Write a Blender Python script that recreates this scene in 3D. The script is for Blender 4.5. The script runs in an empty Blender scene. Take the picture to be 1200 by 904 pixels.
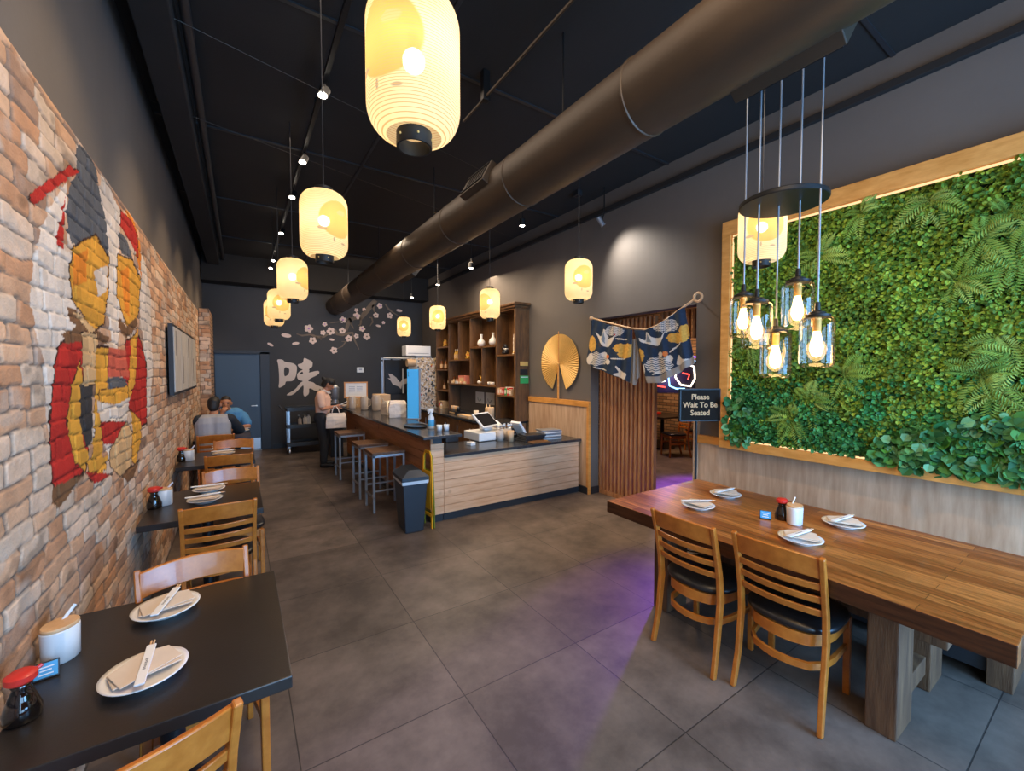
import bpy, math, random
import numpy as np
from mathutils import Vector, Matrix, Euler
R = math.radians
random.seed(7); rng = np.random.default_rng(11)
S = bpy.context.scene; COL = S.collection

# ------------------------------------------------------------------ camera
F, CX, CY, H = 488.0, 600.0, 452.0, 1.75
TH = math.atan2(17.5, F); PH = math.atan2(319 * math.cos(TH), F)
FW = Vector((math.sin(PH) * math.cos(TH), math.cos(PH) * math.cos(TH), -math.sin(TH)))
RT = Vector((math.cos(PH), -math.sin(PH), 0)); UP = RT.cross(FW)
cam = bpy.data.cameras.new('camera'); cam.sensor_width = 36; cam.lens = 36 * F / 1200; cam.clip_start = .02
co = bpy.data.objects.new('camera', cam); COL.objects.link(co)
co.matrix_world = Matrix(((RT.x, UP.x, -FW.x, 0), (RT.y, UP.y, -FW.y, 0), (RT.z, UP.z, -FW.z, H), (0, 0, 0, 1)))
S.camera = co
def ray(px, py): return FW + RT * ((px - CX) / F) - UP * ((py - CY) / F)
def _on(px, py, ax, v):
    d = ray(px, py); o = (0, 0, H); t = (v - o[ax]) / d[ax]; return Vector((d.x * t, d.y * t, H + d.z * t))
def onX(px, py, x): return _on(px, py, 0, x)
def onY(px, py, y): return _on(px, py, 1, y)
def onZ(px, py, z): return _on(px, py, 2, z)

# ------------------------------------------------------------------ world, exposure, light
S.view_settings.view_transform = 'Standard'; S.view_settings.look = 'None'
S.view_settings.gamma = 1; S.view_settings.use_curve_mapping = False
S.view_settings.exposure = 0.0
S.cycles.sample_clamp_indirect = 3.0; S.cycles.max_bounces = 7; S.cycles.transparent_max_bounces = 12
S.cycles.caustics_reflective = False; S.cycles.caustics_refractive = False
try:
    S.cycles.use_denoising = True; S.cycles.denoiser = 'OPENIMAGEDENOISE'
except Exception: pass
W = bpy.data.worlds.new('sky'); S.world = W; W.use_nodes = True
bg = W.node_tree.nodes['Background']; bg.inputs[0].default_value = (.42, .68, 1, 1); bg.inputs[1].default_value = 2.2
def light(kind, name, loc, power, col, rot=None, size=None, size_y=None, parent=None, spot=None, blend=.6, radius=None, target=None):
    l = bpy.data.lights.new(name, kind); l.energy = power; l.color = col
    if kind == 'AREA':
        l.shape = 'RECTANGLE'; l.size = size; l.size_y = size_y or size
    if kind == 'SPOT': l.spot_size = R(spot); l.spot_blend = blend
    if radius is not None and kind in ('SPOT', 'POINT'): l.shadow_soft_size = radius
    o = bpy.data.objects.new(name, l); COL.objects.link(o); o.location = loc
    if target is not None:
        o.rotation_euler = (Vector(target) - Vector(loc)).to_track_quat('-Z', 'Y').to_euler()
    elif rot: o.rotation_euler = rot
    if parent: o.parent = parent
    return o
LANTERN_W, PENDANT_W, TRACK_W = .40, 2.6, 34.0
WARM = (1, .66, .33)
# daylight through the two shop windows in the wall behind the camera
for wx0, wx1, wpow, wcol in ((-.35, 1.55, 105, (.36, .64, 1)), (1.95, 3.85, 290, (.22, .52, 1))):
    light('AREA', 'window_daylight', ((wx0 + wx1) / 2, -2.02, 1.6), wpow, wcol, rot=(R(90), 0, 0), size=wx1 - wx0, size_y=2.5)
# the bar violet neon spill of the side room
light('SPOT', 'side_room_violet_lamp', (6.0, 3.3, 3.4), 2600, (.26, .05, 1), target=(5.7, 3.1, 0), spot=44, radius=.15)
light('SPOT', 'neon_spill', (7.0, 4.12, 1.8), 1100, (.28, .06, 1), target=(2.75, 2.35, .6), spot=20, radius=.12, blend=.8)
light('AREA', 'side_room_lamp', (7.2, 5.2, 3.2), 70, (1, .62, .32), target=(7.4, 5.6, 0), size=1.2)
# ceiling lamp over the counter's work area, then added fill lights without fixtures
light('AREA', 'counter_lamp', (2.9, 6.2, 3.5), 85, (1, .78, .56), target=(3.0, 6.3, 0), size=.8, size_y=3)
light('AREA', 'aisle_fill_light', (1.0, 3.2, 3.95), 36, (1, .80, .62), target=(1.0, 3.2, 0), size=1.2, size_y=4.5)  # added ambient fill along the aisle, no lamp hangs here
light('AREA', 'back_wall_fill_light', (1.8, 8.5, 3.5), 48, (1, .82, .66), target=(1.8, 10.7, 1.5), size=2.2, size_y=.8)  # added fill aimed at the back wall to lift lettering and blossoms
light('AREA', 'front_fill_light', (1.5, .3, 3.9), 78, (1, .73, .48), target=(3.5, 1.0, .6), size=1.2, size_y=2.5)  # added fill brightening table edge, wainscot and plant wall

light('SPOT', 'counter_front_fill_spot', (2.3, 2.3, 3.95), 260, (1, .80, .58), target=(2.95, 4.45, .4), spot=62, radius=.06, blend=1)  # added warm spot to brighten the counter front, no fixture behind it
light('SPOT', 'wainscot_fill_spot', (2.3, 1.2, 3.95), 150, (1, .80, .58), target=(4.1, 1.3, .8), spot=75, radius=.06, blend=1)  # added warm spot to brighten the wainscot, no fixture behind it
# ------------------------------------------------------------------ materials
def lin(c):
    return tuple((v / 255 / 12.92) if v / 255 <= .04045 else ((v / 255 + .055) / 1.055) ** 2.4 for v in c)
def mat(name, col, rough=.5, metal=0, var=0, vscale=8, bump=0, bscale=60, coat=0, spec=.5, emit=None, estr=0, stretch=None, col2=None, alpha=None):
    m = bpy.data.materials.new(name); m.use_nodes = True; nt = m.node_tree; b = nt.nodes['Principled BSDF']
    b.inputs['Base Color'].default_value = (*col, 1); b.inputs['Roughness'].default_value = rough
    b.inputs['Metallic'].default_value = metal; b.inputs['Specular IOR Level'].default_value = spec
    b.inputs['Coat Weight'].default_value = coat
    if emit:
        b.inputs['Emission Color'].default_value = (*emit, 1); b.inputs['Emission Strength'].default_value = estr
    if var or bump or col2:
        tc = nt.nodes.new('ShaderNodeTexCoord'); mp = nt.nodes.new('ShaderNodeMapping')
        nt.links.new(tc.outputs['Object'], mp.inputs['Vector'])
        if stretch: mp.inputs['Scale'].default_value = stretch
    if var or col2:
        n = nt.nodes.new('ShaderNodeTexNoise'); n.inputs['Scale'].default_value = vscale; n.inputs['Detail'].default_value = 6
        n.inputs['Roughness'].default_value = .62
        nt.links.new(mp.outputs[0], n.inputs['Vector'])
        r = nt.nodes.new('ShaderNodeValToRGB'); nt.links.new(n.outputs['Fac'], r.inputs[0])
        c2 = col2 or tuple(v * (1 + var) for v in col); c1 = col if col2 else tuple(v * (1 - var) for v in col)
        r.color_ramp.elements[0].color = (*c1, 1); r.color_ramp.elements[1].color = (*c2, 1)
        r.color_ramp.elements[0].position = .32; r.color_ramp.elements[1].position = .68
        nt.links.new(r.outputs[0], b.inputs['Base Color'])
    if bump:
        n2 = nt.nodes.new('ShaderNodeTexNoise'); n2.inputs['Scale'].default_value = bscale; n2.inputs['Detail'].default_value = 5
        nt.links.new(mp.outputs[0], n2.inputs['Vector'])
        bp = nt.nodes.new('ShaderNodeBump'); bp.inputs['Strength'].default_value = bump; bp.inputs['Distance'].default_value = .01
        nt.links.new(n2.outputs['Fac'], bp.inputs['Height']); nt.links.new(bp.outputs[0], b.inputs['Normal'])
    return m
def wood(name, c1, c2, rough=.4, stretch=(1, 12, 12), vscale=2.2, bump=.15, coat=0, knots=False):
    m = mat(name, c1, rough, col2=c2, stretch=stretch, vscale=vscale, bump=bump, bscale=18, coat=coat)
    if knots:
        nt = m.node_tree; b = nt.nodes['Principled BSDF']; src = b.inputs['Base Color'].links[0].from_socket
        tc = nt.nodes.new('ShaderNodeTexCoord'); v = nt.nodes.new('ShaderNodeTexVoronoi'); v.inputs['Scale'].default_value = knots
        nt.links.new(tc.outputs['Object'], v.inputs['Vector'])
        r = nt.nodes.new('ShaderNodeValToRGB'); r.color_ramp.elements[0].position = .04; r.color_ramp.elements[1].position = .13
        r.color_ramp.elements[0].color = (.25, .16, .1, 1); r.color_ramp.elements[1].color = (1, 1, 1, 1)
        nt.links.new(v.outputs['Distance'], r.inputs[0])
        mx = nt.nodes.new('ShaderNodeMix'); mx.data_type = 'RGBA'; mx.blend_type = 'MULTIPLY'; mx.inputs[0].default_value = 1
        nt.links.new(src, mx.inputs[6]); nt.links.new(r.outputs[0], mx.inputs[7]); nt.links.new(mx.outputs[2], b.inputs['Base Color'])
    return m
def attr_mat(name, rough=.7, bump=.3, bscale=90, trans=0, spec=.3):
    m = mat(name, (1, 1, 1), rough, bump=bump, bscale=bscale, spec=spec); nt = m.node_tree
    a = nt.nodes.new('ShaderNodeAttribute'); a.attribute_name = 'tint'
    b = nt.nodes['Principled BSDF']; nt.links.new(a.outputs['Color'], b.inputs['Base Color'])
    return m
M = dict(
    plaster=mat('grey_plaster', lin((100, 93, 87)), .75, var=.06, vscale=2, bump=.05),
    plaster_dark=mat('charcoal_plaster', lin((54, 54, 56)), .7, var=.06, vscale=2, bump=.05),
    ceil=mat('black_ceiling_paint', lin((30, 26, 23)), .85, var=.15, vscale=1.5, bump=.1),
    duct=None,
    blackmetal=mat('black_metal', (.02, .02, .02), .45, metal=.6),
    blackplastic=mat('black_plastic', (.018, .018, .02), .35),
    blackpaint=mat('black_paint', (.02, .02, .022), .5),
    steel=mat('brushed_steel', (.55, .57, .6), .35, metal=.9),
    greymetal=mat('grey_painted_metal', (.30, .31, .33), .4, metal=.5),
    whiteplastic=mat('white_plastic', (.75, .75, .74), .4),
    white=mat('white_ceramic', (.82, .80, .76), .18),
    paper=mat('cream_paper', (.78, .70, .60), .8, var=.04),
    whitepaper=mat('white_paper', (.80, .80, .79), .75),
    napkin=mat('tan_napkin_paper', (.66, .54, .42), .9, var=.05),
    chair=wood('honey_chair_wood', lin((172, 96, 30)), lin((198, 120, 46)), .32, coat=.25, stretch=(3, 3, 3), vscale=6, bump=.03),
    vinyl=mat('black_vinyl', (.012, .012, .013), .3, bump=.05, bscale=200),
    tabletop=mat('black_laminate', (.022, .018, .016), .32, var=.1, bump=.04, bscale=150),
    shelfwood=wood('dark_stained_shelf_wood', lin((78, 50, 26)), lin((120, 82, 44)), .5, stretch=(5, 5, 1.2), vscale=3),
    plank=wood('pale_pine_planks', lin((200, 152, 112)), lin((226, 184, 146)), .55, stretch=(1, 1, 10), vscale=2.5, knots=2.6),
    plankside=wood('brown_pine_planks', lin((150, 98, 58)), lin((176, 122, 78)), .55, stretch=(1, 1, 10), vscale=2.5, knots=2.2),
    dado=wood('grey_brown_wall_laminate', lin((172, 136, 104)), lin((208, 176, 144)), .5, stretch=(9, 9, 1), vscale=1.6, bump=.05),
    trim=wood('amber_trim_wood', lin((196, 130, 56)), lin((222, 158, 82)), .4, stretch=(2, 2, 8), vscale=3, bump=.05),
    slat=wood('brown_slat_wood', lin((146, 98, 62)), lin((186, 134, 92)), .45, stretch=(10, 10, 1.5), vscale=3),
    counter=mat('dark_stone_counter', (.035, .036, .04), .22, var=.3, vscale=20),
    brass=mat('gold_paper', lin((224, 178, 96)), .5, metal=.1, var=.08),
    red=mat('red_plastic', (.62, .03, .02), .35),
    soy=mat('soy_sauce_glass', (.008, .005, .004), .06, coat=.6),
    bamboo=wood('bamboo', lin((196, 150, 104)), lin((222, 182, 136)), .5, stretch=(6, 6, 6), bump=.03),
    blue=mat('window_reflection_blue', lin((84, 196, 250)), .5),  # blue of a reflected window, put into the panel's colour
    bluecard=mat('blue_printed_card', lin((70, 160, 210)), .4),
    green=mat('green_sticker', lin((54, 160, 84)), .5),
    screen=mat('black_screen', (.01, .01, .012), .08),
    bag=mat('crumpled_white_paper_bag', lin((226, 210, 196)), .8, bump=.6, bscale=14),
    skin=mat('skin', lin((180, 120, 88)), .5), skin2=mat('tan_skin', lin((178, 118, 82)), .5),
    hair=mat('black_hair', (.012, .01, .009), .55, bump=.5, bscale=70),
    pinkshirt=mat('peach_shirt', lin((232, 186, 158)), .8, bump=.2, bscale=20),
    blueshirt=mat('blue_tee', lin((74, 134, 178)), .8, bump=.2, bscale=20),
    greyshirt=mat('grey_tee', lin((158, 158, 162)), .85, bump=.2, bscale=20),
    navysleeve=mat('charcoal_sleeve', lin((38, 42, 48)), .85),
    blacktrousers=mat('black_trousers', (.012, .012, .014), .8), shoe=mat('black_shoe', (.01, .01, .01), .4),
    yellow=mat('yellow_plastic', lin((236, 168, 30)), .45), yellowgreen=mat('olive_plastic', lin((120, 128, 24)), .5),
    bin=mat('black_bin_plastic', lin((40, 48, 56)), .4), liner=mat('clear_liner_plastic', (.6, .66, .7), .3),
    glasscup=mat('frosted_glassware', lin((196, 182, 168)), .2, var=.1),
    cardboard=mat('cardboard', lin((196, 164, 128)), .8, var=.05),
    green2=mat('leaf_green', (.05, .16, .03), .5), pink=mat('pink_card', lin((216, 130, 110)), .6),
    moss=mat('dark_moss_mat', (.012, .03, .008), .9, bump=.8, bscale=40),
    gold2=mat('gold_figure_paint', lin((214, 166, 70)), .35, metal=.4),
    amber=mat('amber_bottle', lin((120, 62, 18)), .15), label=mat('tan_label', lin((222, 186, 140)), .6),
    door=mat('blue_grey_door_paint', lin((62, 80, 98)), .5), kick=mat('kick_plate_steel', (.62, .64, .66), .35, metal=.7),
    goldtext=mat('gold_lettering', lin((206, 160, 104)), .5), signboard=mat('sign_black', (.012, .010, .008), .85, spec=.12),
    petal=mat('pale_petal_paint', lin((226, 200, 186)), .7), petalcore=mat('violet_petal_heart', lin((176, 110, 190)), .7),
    bark=mat('grey_brown_branch_paint', lin((112, 98, 84)), .8, var=.15, vscale=20),
    kanji=mat('pale_lettering_paint', lin((212, 196, 184)), .7),
    canvas=mat('faded_canvas_print', lin((176, 168, 158)), .7, col2=lin((206, 200, 190)), stretch=(1, 6, 1), vscale=4),
    canvasmark=mat('grey_print_mark', lin((120, 114, 108)), .8),
)
def plank_floor():
    m = bpy.data.materials.new('stone_look_floor_tile'); m.use_nodes = True; nt = m.node_tree; b = nt.nodes['Principled BSDF']; N = nt.nodes.new; L = nt.links.new
    tc = N('ShaderNodeTexCoord'); mp = N('ShaderNodeMapping'); L(tc.outputs['Object'], mp.inputs[0])
    mp.inputs['Location'].default_value = (-.19 + 7.9, -.385 + 7.9, 0)
    br = N('ShaderNodeTexBrick'); br.offset = 0; br.squash = 1
    for k, v in (('Scale', 1), ('Mortar Size', .0035), ('Mortar Smooth', .3), ('Bias', 0), ('Brick Width', .79), ('Row Height', .79)): br.inputs[k].default_value = v
    br.inputs['Color1'].default_value = (*[v * .66 for v in lin((120, 106, 96))], 1); br.inputs['Color2'].default_value = (*[v * .82 for v in lin((128, 113, 102))], 1)
    br.inputs['Mortar'].default_value = (*lin((60, 54, 50)), 1); L(mp.outputs[0], br.inputs['Vector'])
    n = N('ShaderNodeTexNoise'); n.inputs['Scale'].default_value = 2.2; n.inputs['Detail'].default_value = 9; n.inputs['Roughness'].default_value = .66; L(tc.outputs['Object'], n.inputs[0])
    r = N('ShaderNodeValToRGB'); r.color_ramp.elements[0].position = .36; r.color_ramp.elements[1].position = .66
    r.color_ramp.elements[0].color = (.50, .49, .48, 1); r.color_ramp.elements[1].color = (1.22, 1.2, 1.18, 1); L(n.outputs['Fac'], r.inputs[0])
    mx = N('ShaderNodeMix'); mx.data_type = 'RGBA'; mx.blend_type = 'MULTIPLY'; mx.inputs[0].default_value = 1
    L(br.outputs['Color'], mx.inputs[6]); L(r.outputs[0], mx.inputs[7]); L(mx.outputs[2], b.inputs['Base Color'])
    mr = N('ShaderNodeMapRange'); mr.inputs['To Min'].default_value = .62; mr.inputs['To Max'].default_value = .36; L(n.outputs['Fac'], mr.inputs[0]); L(mr.outputs[0], b.inputs['Roughness'])
    bp = N('ShaderNodeBump'); bp.inputs['Strength'].default_value = .35; bp.inputs['Distance'].default_value = .004
    ad = N('ShaderNodeMath'); ad.operation = 'SUBTRACT'; L(n.outputs['Fac'], ad.inputs[0]); L(br.outputs['Fac'], ad.inputs[1]); L(ad.outputs[0], bp.inputs['Height']); L(bp.outputs[0], b.inputs['Normal'])
    return m
M['floor'] = plank_floor()
def butcher():
    m = bpy.data.materials.new('reclaimed_plank_tabletop'); m.use_nodes = True; nt = m.node_tree; b = nt.nodes['Principled BSDF']; N = nt.nodes.new; L = nt.links.new
    tc = N('ShaderNodeTexCoord'); mp = N('ShaderNodeMapping'); mp.inputs['Rotation'].default_value = (0, 0, R(90)); L(tc.outputs['Object'], mp.inputs[0])
    br = N('ShaderNodeTexBrick'); br.offset = .37
    for k, v in (('Scale', 1), ('Mortar Size', .0012), ('Mortar Smooth', .2), ('Bias', -.1), ('Brick Width', .75), ('Row Height', .075)): br.inputs[k].default_value = v
    br.inputs['Color1'].default_value = (*lin((146, 84, 38)), 1); br.inputs['Color2'].default_value = (*lin((200, 132, 68)), 1); br.inputs['Mortar'].default_value = (*lin((70, 40, 20)), 1)
    L(mp.outputs[0], br.inputs['Vector'])
    mp2 = N('ShaderNodeMapping'); mp2.inputs['Scale'].default_value = (16, 1.2, 16); L(tc.outputs['Object'], mp2.inputs[0])
    n = N('ShaderNodeTexNoise'); n.inputs['Scale'].default_value = 3; n.inputs['Detail'].default_value = 8; n.inputs['Roughness'].default_value = .65; L(mp2.outputs[0], n.inputs[0])
    r = N('ShaderNodeValToRGB'); r.color_ramp.elements[0].position = .33; r.color_ramp.elements[1].position = .62
    r.color_ramp.elements[0].color = (.42, .38, .34, 1); r.color_ramp.elements[1].color = (1.15, 1.12, 1.1, 1); L(n.outputs['Fac'], r.inputs[0])
    mx = N('ShaderNodeMix'); mx.data_type = 'RGBA'; mx.blend_type = 'MULTIPLY'; mx.inputs[0].default_value = 1
    L(br.outputs['Color'], mx.inputs[6]); L(r.outputs[0], mx.inputs[7]); L(mx.outputs[2], b.inputs['Base Color'])
    b.inputs['Roughness'].default_value = .3; b.inputs['Coat Weight'].default_value = .2
    bp = N('ShaderNodeBump'); bp.inputs['Strength'].default_value = .12; bp.inputs['Distance'].default_value = .004; L(n.outputs['Fac'], bp.inputs['Height']); L(bp.outputs[0], b.inputs['Normal'])
    return m
M['butcher'] = butcher()
M['legwood'] = wood('weathered_post_wood', lin((74, 48, 30)), lin((116, 82, 54)), .6, stretch=(10, 10, 1), vscale=2.5, bump=.3)
def duct_mat():
    m = mat('dark_spiral_duct_metal', lin((64, 51, 38)), .5, metal=.25, var=.2, vscale=3, stretch=(1, .4, 1), bump=.1, bscale=30)
    return m
M['duct'] = duct_mat()
def side_brick():
    m = bpy.data.materials.new('tan_brick'); m.use_nodes = True; nt = m.node_tree; b = nt.nodes['Principled BSDF']; N = nt.nodes.new; L = nt.links.new
    tc = N('ShaderNodeTexCoord'); mp = N('ShaderNodeMapping'); mp.inputs['Rotation'].default_value = (R(90), 0, R(90)); L(tc.outputs['Generated'], mp.inputs[0])
    geo = N('ShaderNodeNewGeometry'); sx = N('ShaderNodeSeparateXYZ'); cx = N('ShaderNodeCombineXYZ'); L(geo.outputs['Position'], sx.inputs[0]); L(sx.outputs['Y'], cx.inputs[0]); L(sx.outputs['Z'], cx.inputs[1])
    br = N('ShaderNodeTexBrick')
    for k, v in (('Scale', 1), ('Mortar Size', .01), ('Mortar Smooth', .3), ('Bias', 0), ('Brick Width', .22), ('Row Height', .074)): br.inputs[k].default_value = v
    br.inputs['Color1'].default_value = (*lin((150, 112, 84)), 1); br.inputs['Color2'].default_value = (*lin((196, 158, 126)), 1); br.inputs['Mortar'].default_value = (*lin((96, 84, 74)), 1)
    L(cx.outputs[0], br.inputs['Vector']); L(br.outputs['Color'], b.inputs['Base Color']); b.inputs['Roughness'].default_value = .85
    bp = N('ShaderNodeBump'); bp.inputs['Strength'].default_value = .6; bp.inputs['Distance'].default_value = .01; bp.invert = True; L(br.outputs['Fac'], bp.inputs['Height']); L(bp.outputs[0], b.inputs['Normal'])
    return m
def emis(name, col, s):
    m = bpy.data.materials.new(name); m.use_nodes = True; nt = m.node_tree; nt.nodes.clear()
    e = nt.nodes.new('ShaderNodeEmission'); e.inputs[0].default_value = (*col, 1); e.inputs[1].default_value = s
    o = nt.nodes.new('ShaderNodeOutputMaterial'); nt.links.new(e.outputs[0], o.inputs[0]); return m
M['bulb'] = emis('glowing_bulb', (1, .84, .58), 30); M['filament'] = emis('glowing_filament', (1, .66, .26), 26)
M['spotlens'] = emis('glowing_spot_lens', (1, .9, .75), 30); M['led'] = emis('warm_led_strip', (1, .62, .30), 1.5)
M['neonblue'] = emis('blue_neon', (.25, .6, 1), 4); M['neonred'] = emis('red_neon', (1, .08, .06), 3); M['neonwhite'] = emis('white_neon', (1, .86, .7), 3); M['neonviolet'] = emis('violet_neon', (.3, .08, 1), 3)
def glass(name, tint, gl=.10):
    m = bpy.data.materials.new(name); m.use_nodes = True; nt = m.node_tree; nt.nodes.clear(); N = nt.nodes.new; L = nt.links.new
    t = N('ShaderNodeBsdfTransparent'); t.inputs[0].default_value = (*tint, 1); g = N('ShaderNodeBsdfGlossy'); g.inputs['Roughness'].default_value = .03
    lw = N('ShaderNodeLayerWeight'); lw.inputs[0].default_value = .22; ma = N('ShaderNodeMath'); ma.operation = 'ADD'; ma.inputs[1].default_value = gl; ma.operation = 'MULTIPLY_ADD'; ma.inputs[1].default_value = .45; ma.inputs[2].default_value = gl; L(lw.outputs['Fresnel'], ma.inputs[0])
    x = N('ShaderNodeMixShader'); L(ma.outputs[0], x.inputs[0]); L(t.outputs[0], x.inputs[1]); L(g.outputs[0], x.inputs[2])
    o = N('ShaderNodeOutputMaterial'); L(x.outputs[0], o.inputs[0]); return m
M['glass'] = glass('smoked_jar_glass', (.93, .87, .80), .04); M['pane'] = glass('window_glass', (.95, .97, 1), .02)
def lantern_mat():
    m = bpy.data.materials.new('printed_lantern_cloth'); m.use_nodes = True; nt = m.node_tree; nt.nodes.clear(); N = nt.nodes.new; L = nt.links.new
    tc = N('ShaderNodeTexCoord')
    def dist(c, sc=(1, 1, 1)):
        mp = N('ShaderNodeMapping'); mp.vector_type = 'POINT'; L(tc.outputs['Object'], mp.inputs[0])
        mp.inputs['Location'].default_value = tuple(-a * b for a, b in zip(c, sc)); mp.inputs['Scale'].default_value = sc
        ln = N('ShaderNodeVectorMath'); ln.operation = 'LENGTH'; L(mp.outputs[0], ln.inputs[0]); return ln.outputs['Value']
    def less(v, t, soft=.004):
        r = N('ShaderNodeMapRange'); r.inputs['From Min'].default_value = t + soft; r.inputs['From Max'].default_value = t - soft; L(v, r.inputs[0]); return r.outputs[0]
    base = N('ShaderNodeRGB'); base.outputs[0].default_value = (1, .84, .56, 1); cur = base.outputs[0]
    def over(mask, col):
        nonlocal cur
        x = N('ShaderNodeMix'); x.data_type = 'RGBA'; L(mask, x.inputs[0]); L(cur, x.inputs[6]); x.inputs[7].default_value = (*col, 1); cur = x.outputs[2]
    sp = N('ShaderNodeSeparateXYZ'); L(tc.outputs['Object'], sp.inputs[0]); mo = N('ShaderNodeMath'); mo.operation = 'MODULO'; ab = N('ShaderNodeMath'); ab.operation = 'ADD'; ab.inputs[1].default_value = 1; L(sp.outputs['Z'], ab.inputs[0]); L(ab.outputs[0], mo.inputs[0]); mo.inputs[1].default_value = .43 / 48
    d = dist((0, -.15, .01)); over(less(d, .12), (1, .50, .16))
    wv = N('ShaderNodeTexNoise'); wv.inputs['Scale'].default_value = 14; wv.inputs['Detail'].default_value = 3; L(tc.outputs['Object'], wv.inputs[0])
    ad = N('ShaderNodeMath'); ad.operation = 'MULTIPLY_ADD'; ad.inputs[1].default_value = .09; L(wv.outputs['Fac'], ad.inputs[0]); L(dist((.03, -.14, .06), (1, 1, 2.2)), ad.inputs[2])
    over(less(ad.outputs[0], .085), (.74, .50, .26))
    ad2 = N('ShaderNodeMath'); ad2.operation = 'MULTIPLY_ADD'; ad2.inputs[1].default_value = .05; L(wv.outputs['Fac'], ad2.inputs[0]); L(dist((-.09, -.12, -.06), (1, 1, 3)), ad2.inputs[2])
    over(less(ad2.outputs[0], .05), (.40, .33, .26))
    over(less(dist((.04, -.145, -.14), (1, 1, 3)), .018), (.5, .4, .3)); over(less(dist((-.03, -.147, -.125), (3, 1, 1)), .016), (.5, .4, .3))
    over(less(mo.outputs[0], .0018, .0006), (.72, .46, .20))
    tr = N('ShaderNodeBsdfTranslucent'); L(cur, tr.inputs[0]); di = N('ShaderNodeBsdfDiffuse'); L(cur, di.inputs[0])
    x1 = N('ShaderNodeMixShader'); x1.inputs[0].default_value = .25; L(tr.outputs[0], x1.inputs[1]); L(di.outputs[0], x1.inputs[2])
    tp = N('ShaderNodeBsdfTransparent'); x2 = N('ShaderNodeMixShader'); x2.inputs[0].default_value = .16; L(x1.outputs[0], x2.inputs[1]); L(tp.outputs[0], x2.inputs[2])
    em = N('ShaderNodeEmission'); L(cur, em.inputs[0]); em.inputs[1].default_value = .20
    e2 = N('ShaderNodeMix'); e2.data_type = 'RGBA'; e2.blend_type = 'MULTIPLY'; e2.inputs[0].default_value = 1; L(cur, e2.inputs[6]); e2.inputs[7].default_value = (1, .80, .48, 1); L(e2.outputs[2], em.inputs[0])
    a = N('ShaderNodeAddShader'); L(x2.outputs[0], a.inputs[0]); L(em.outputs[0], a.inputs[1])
    o = N('ShaderNodeOutputMaterial'); L(a.outputs[0], o.inputs[0]); return m
M['lantern'] = lantern_mat()

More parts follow.
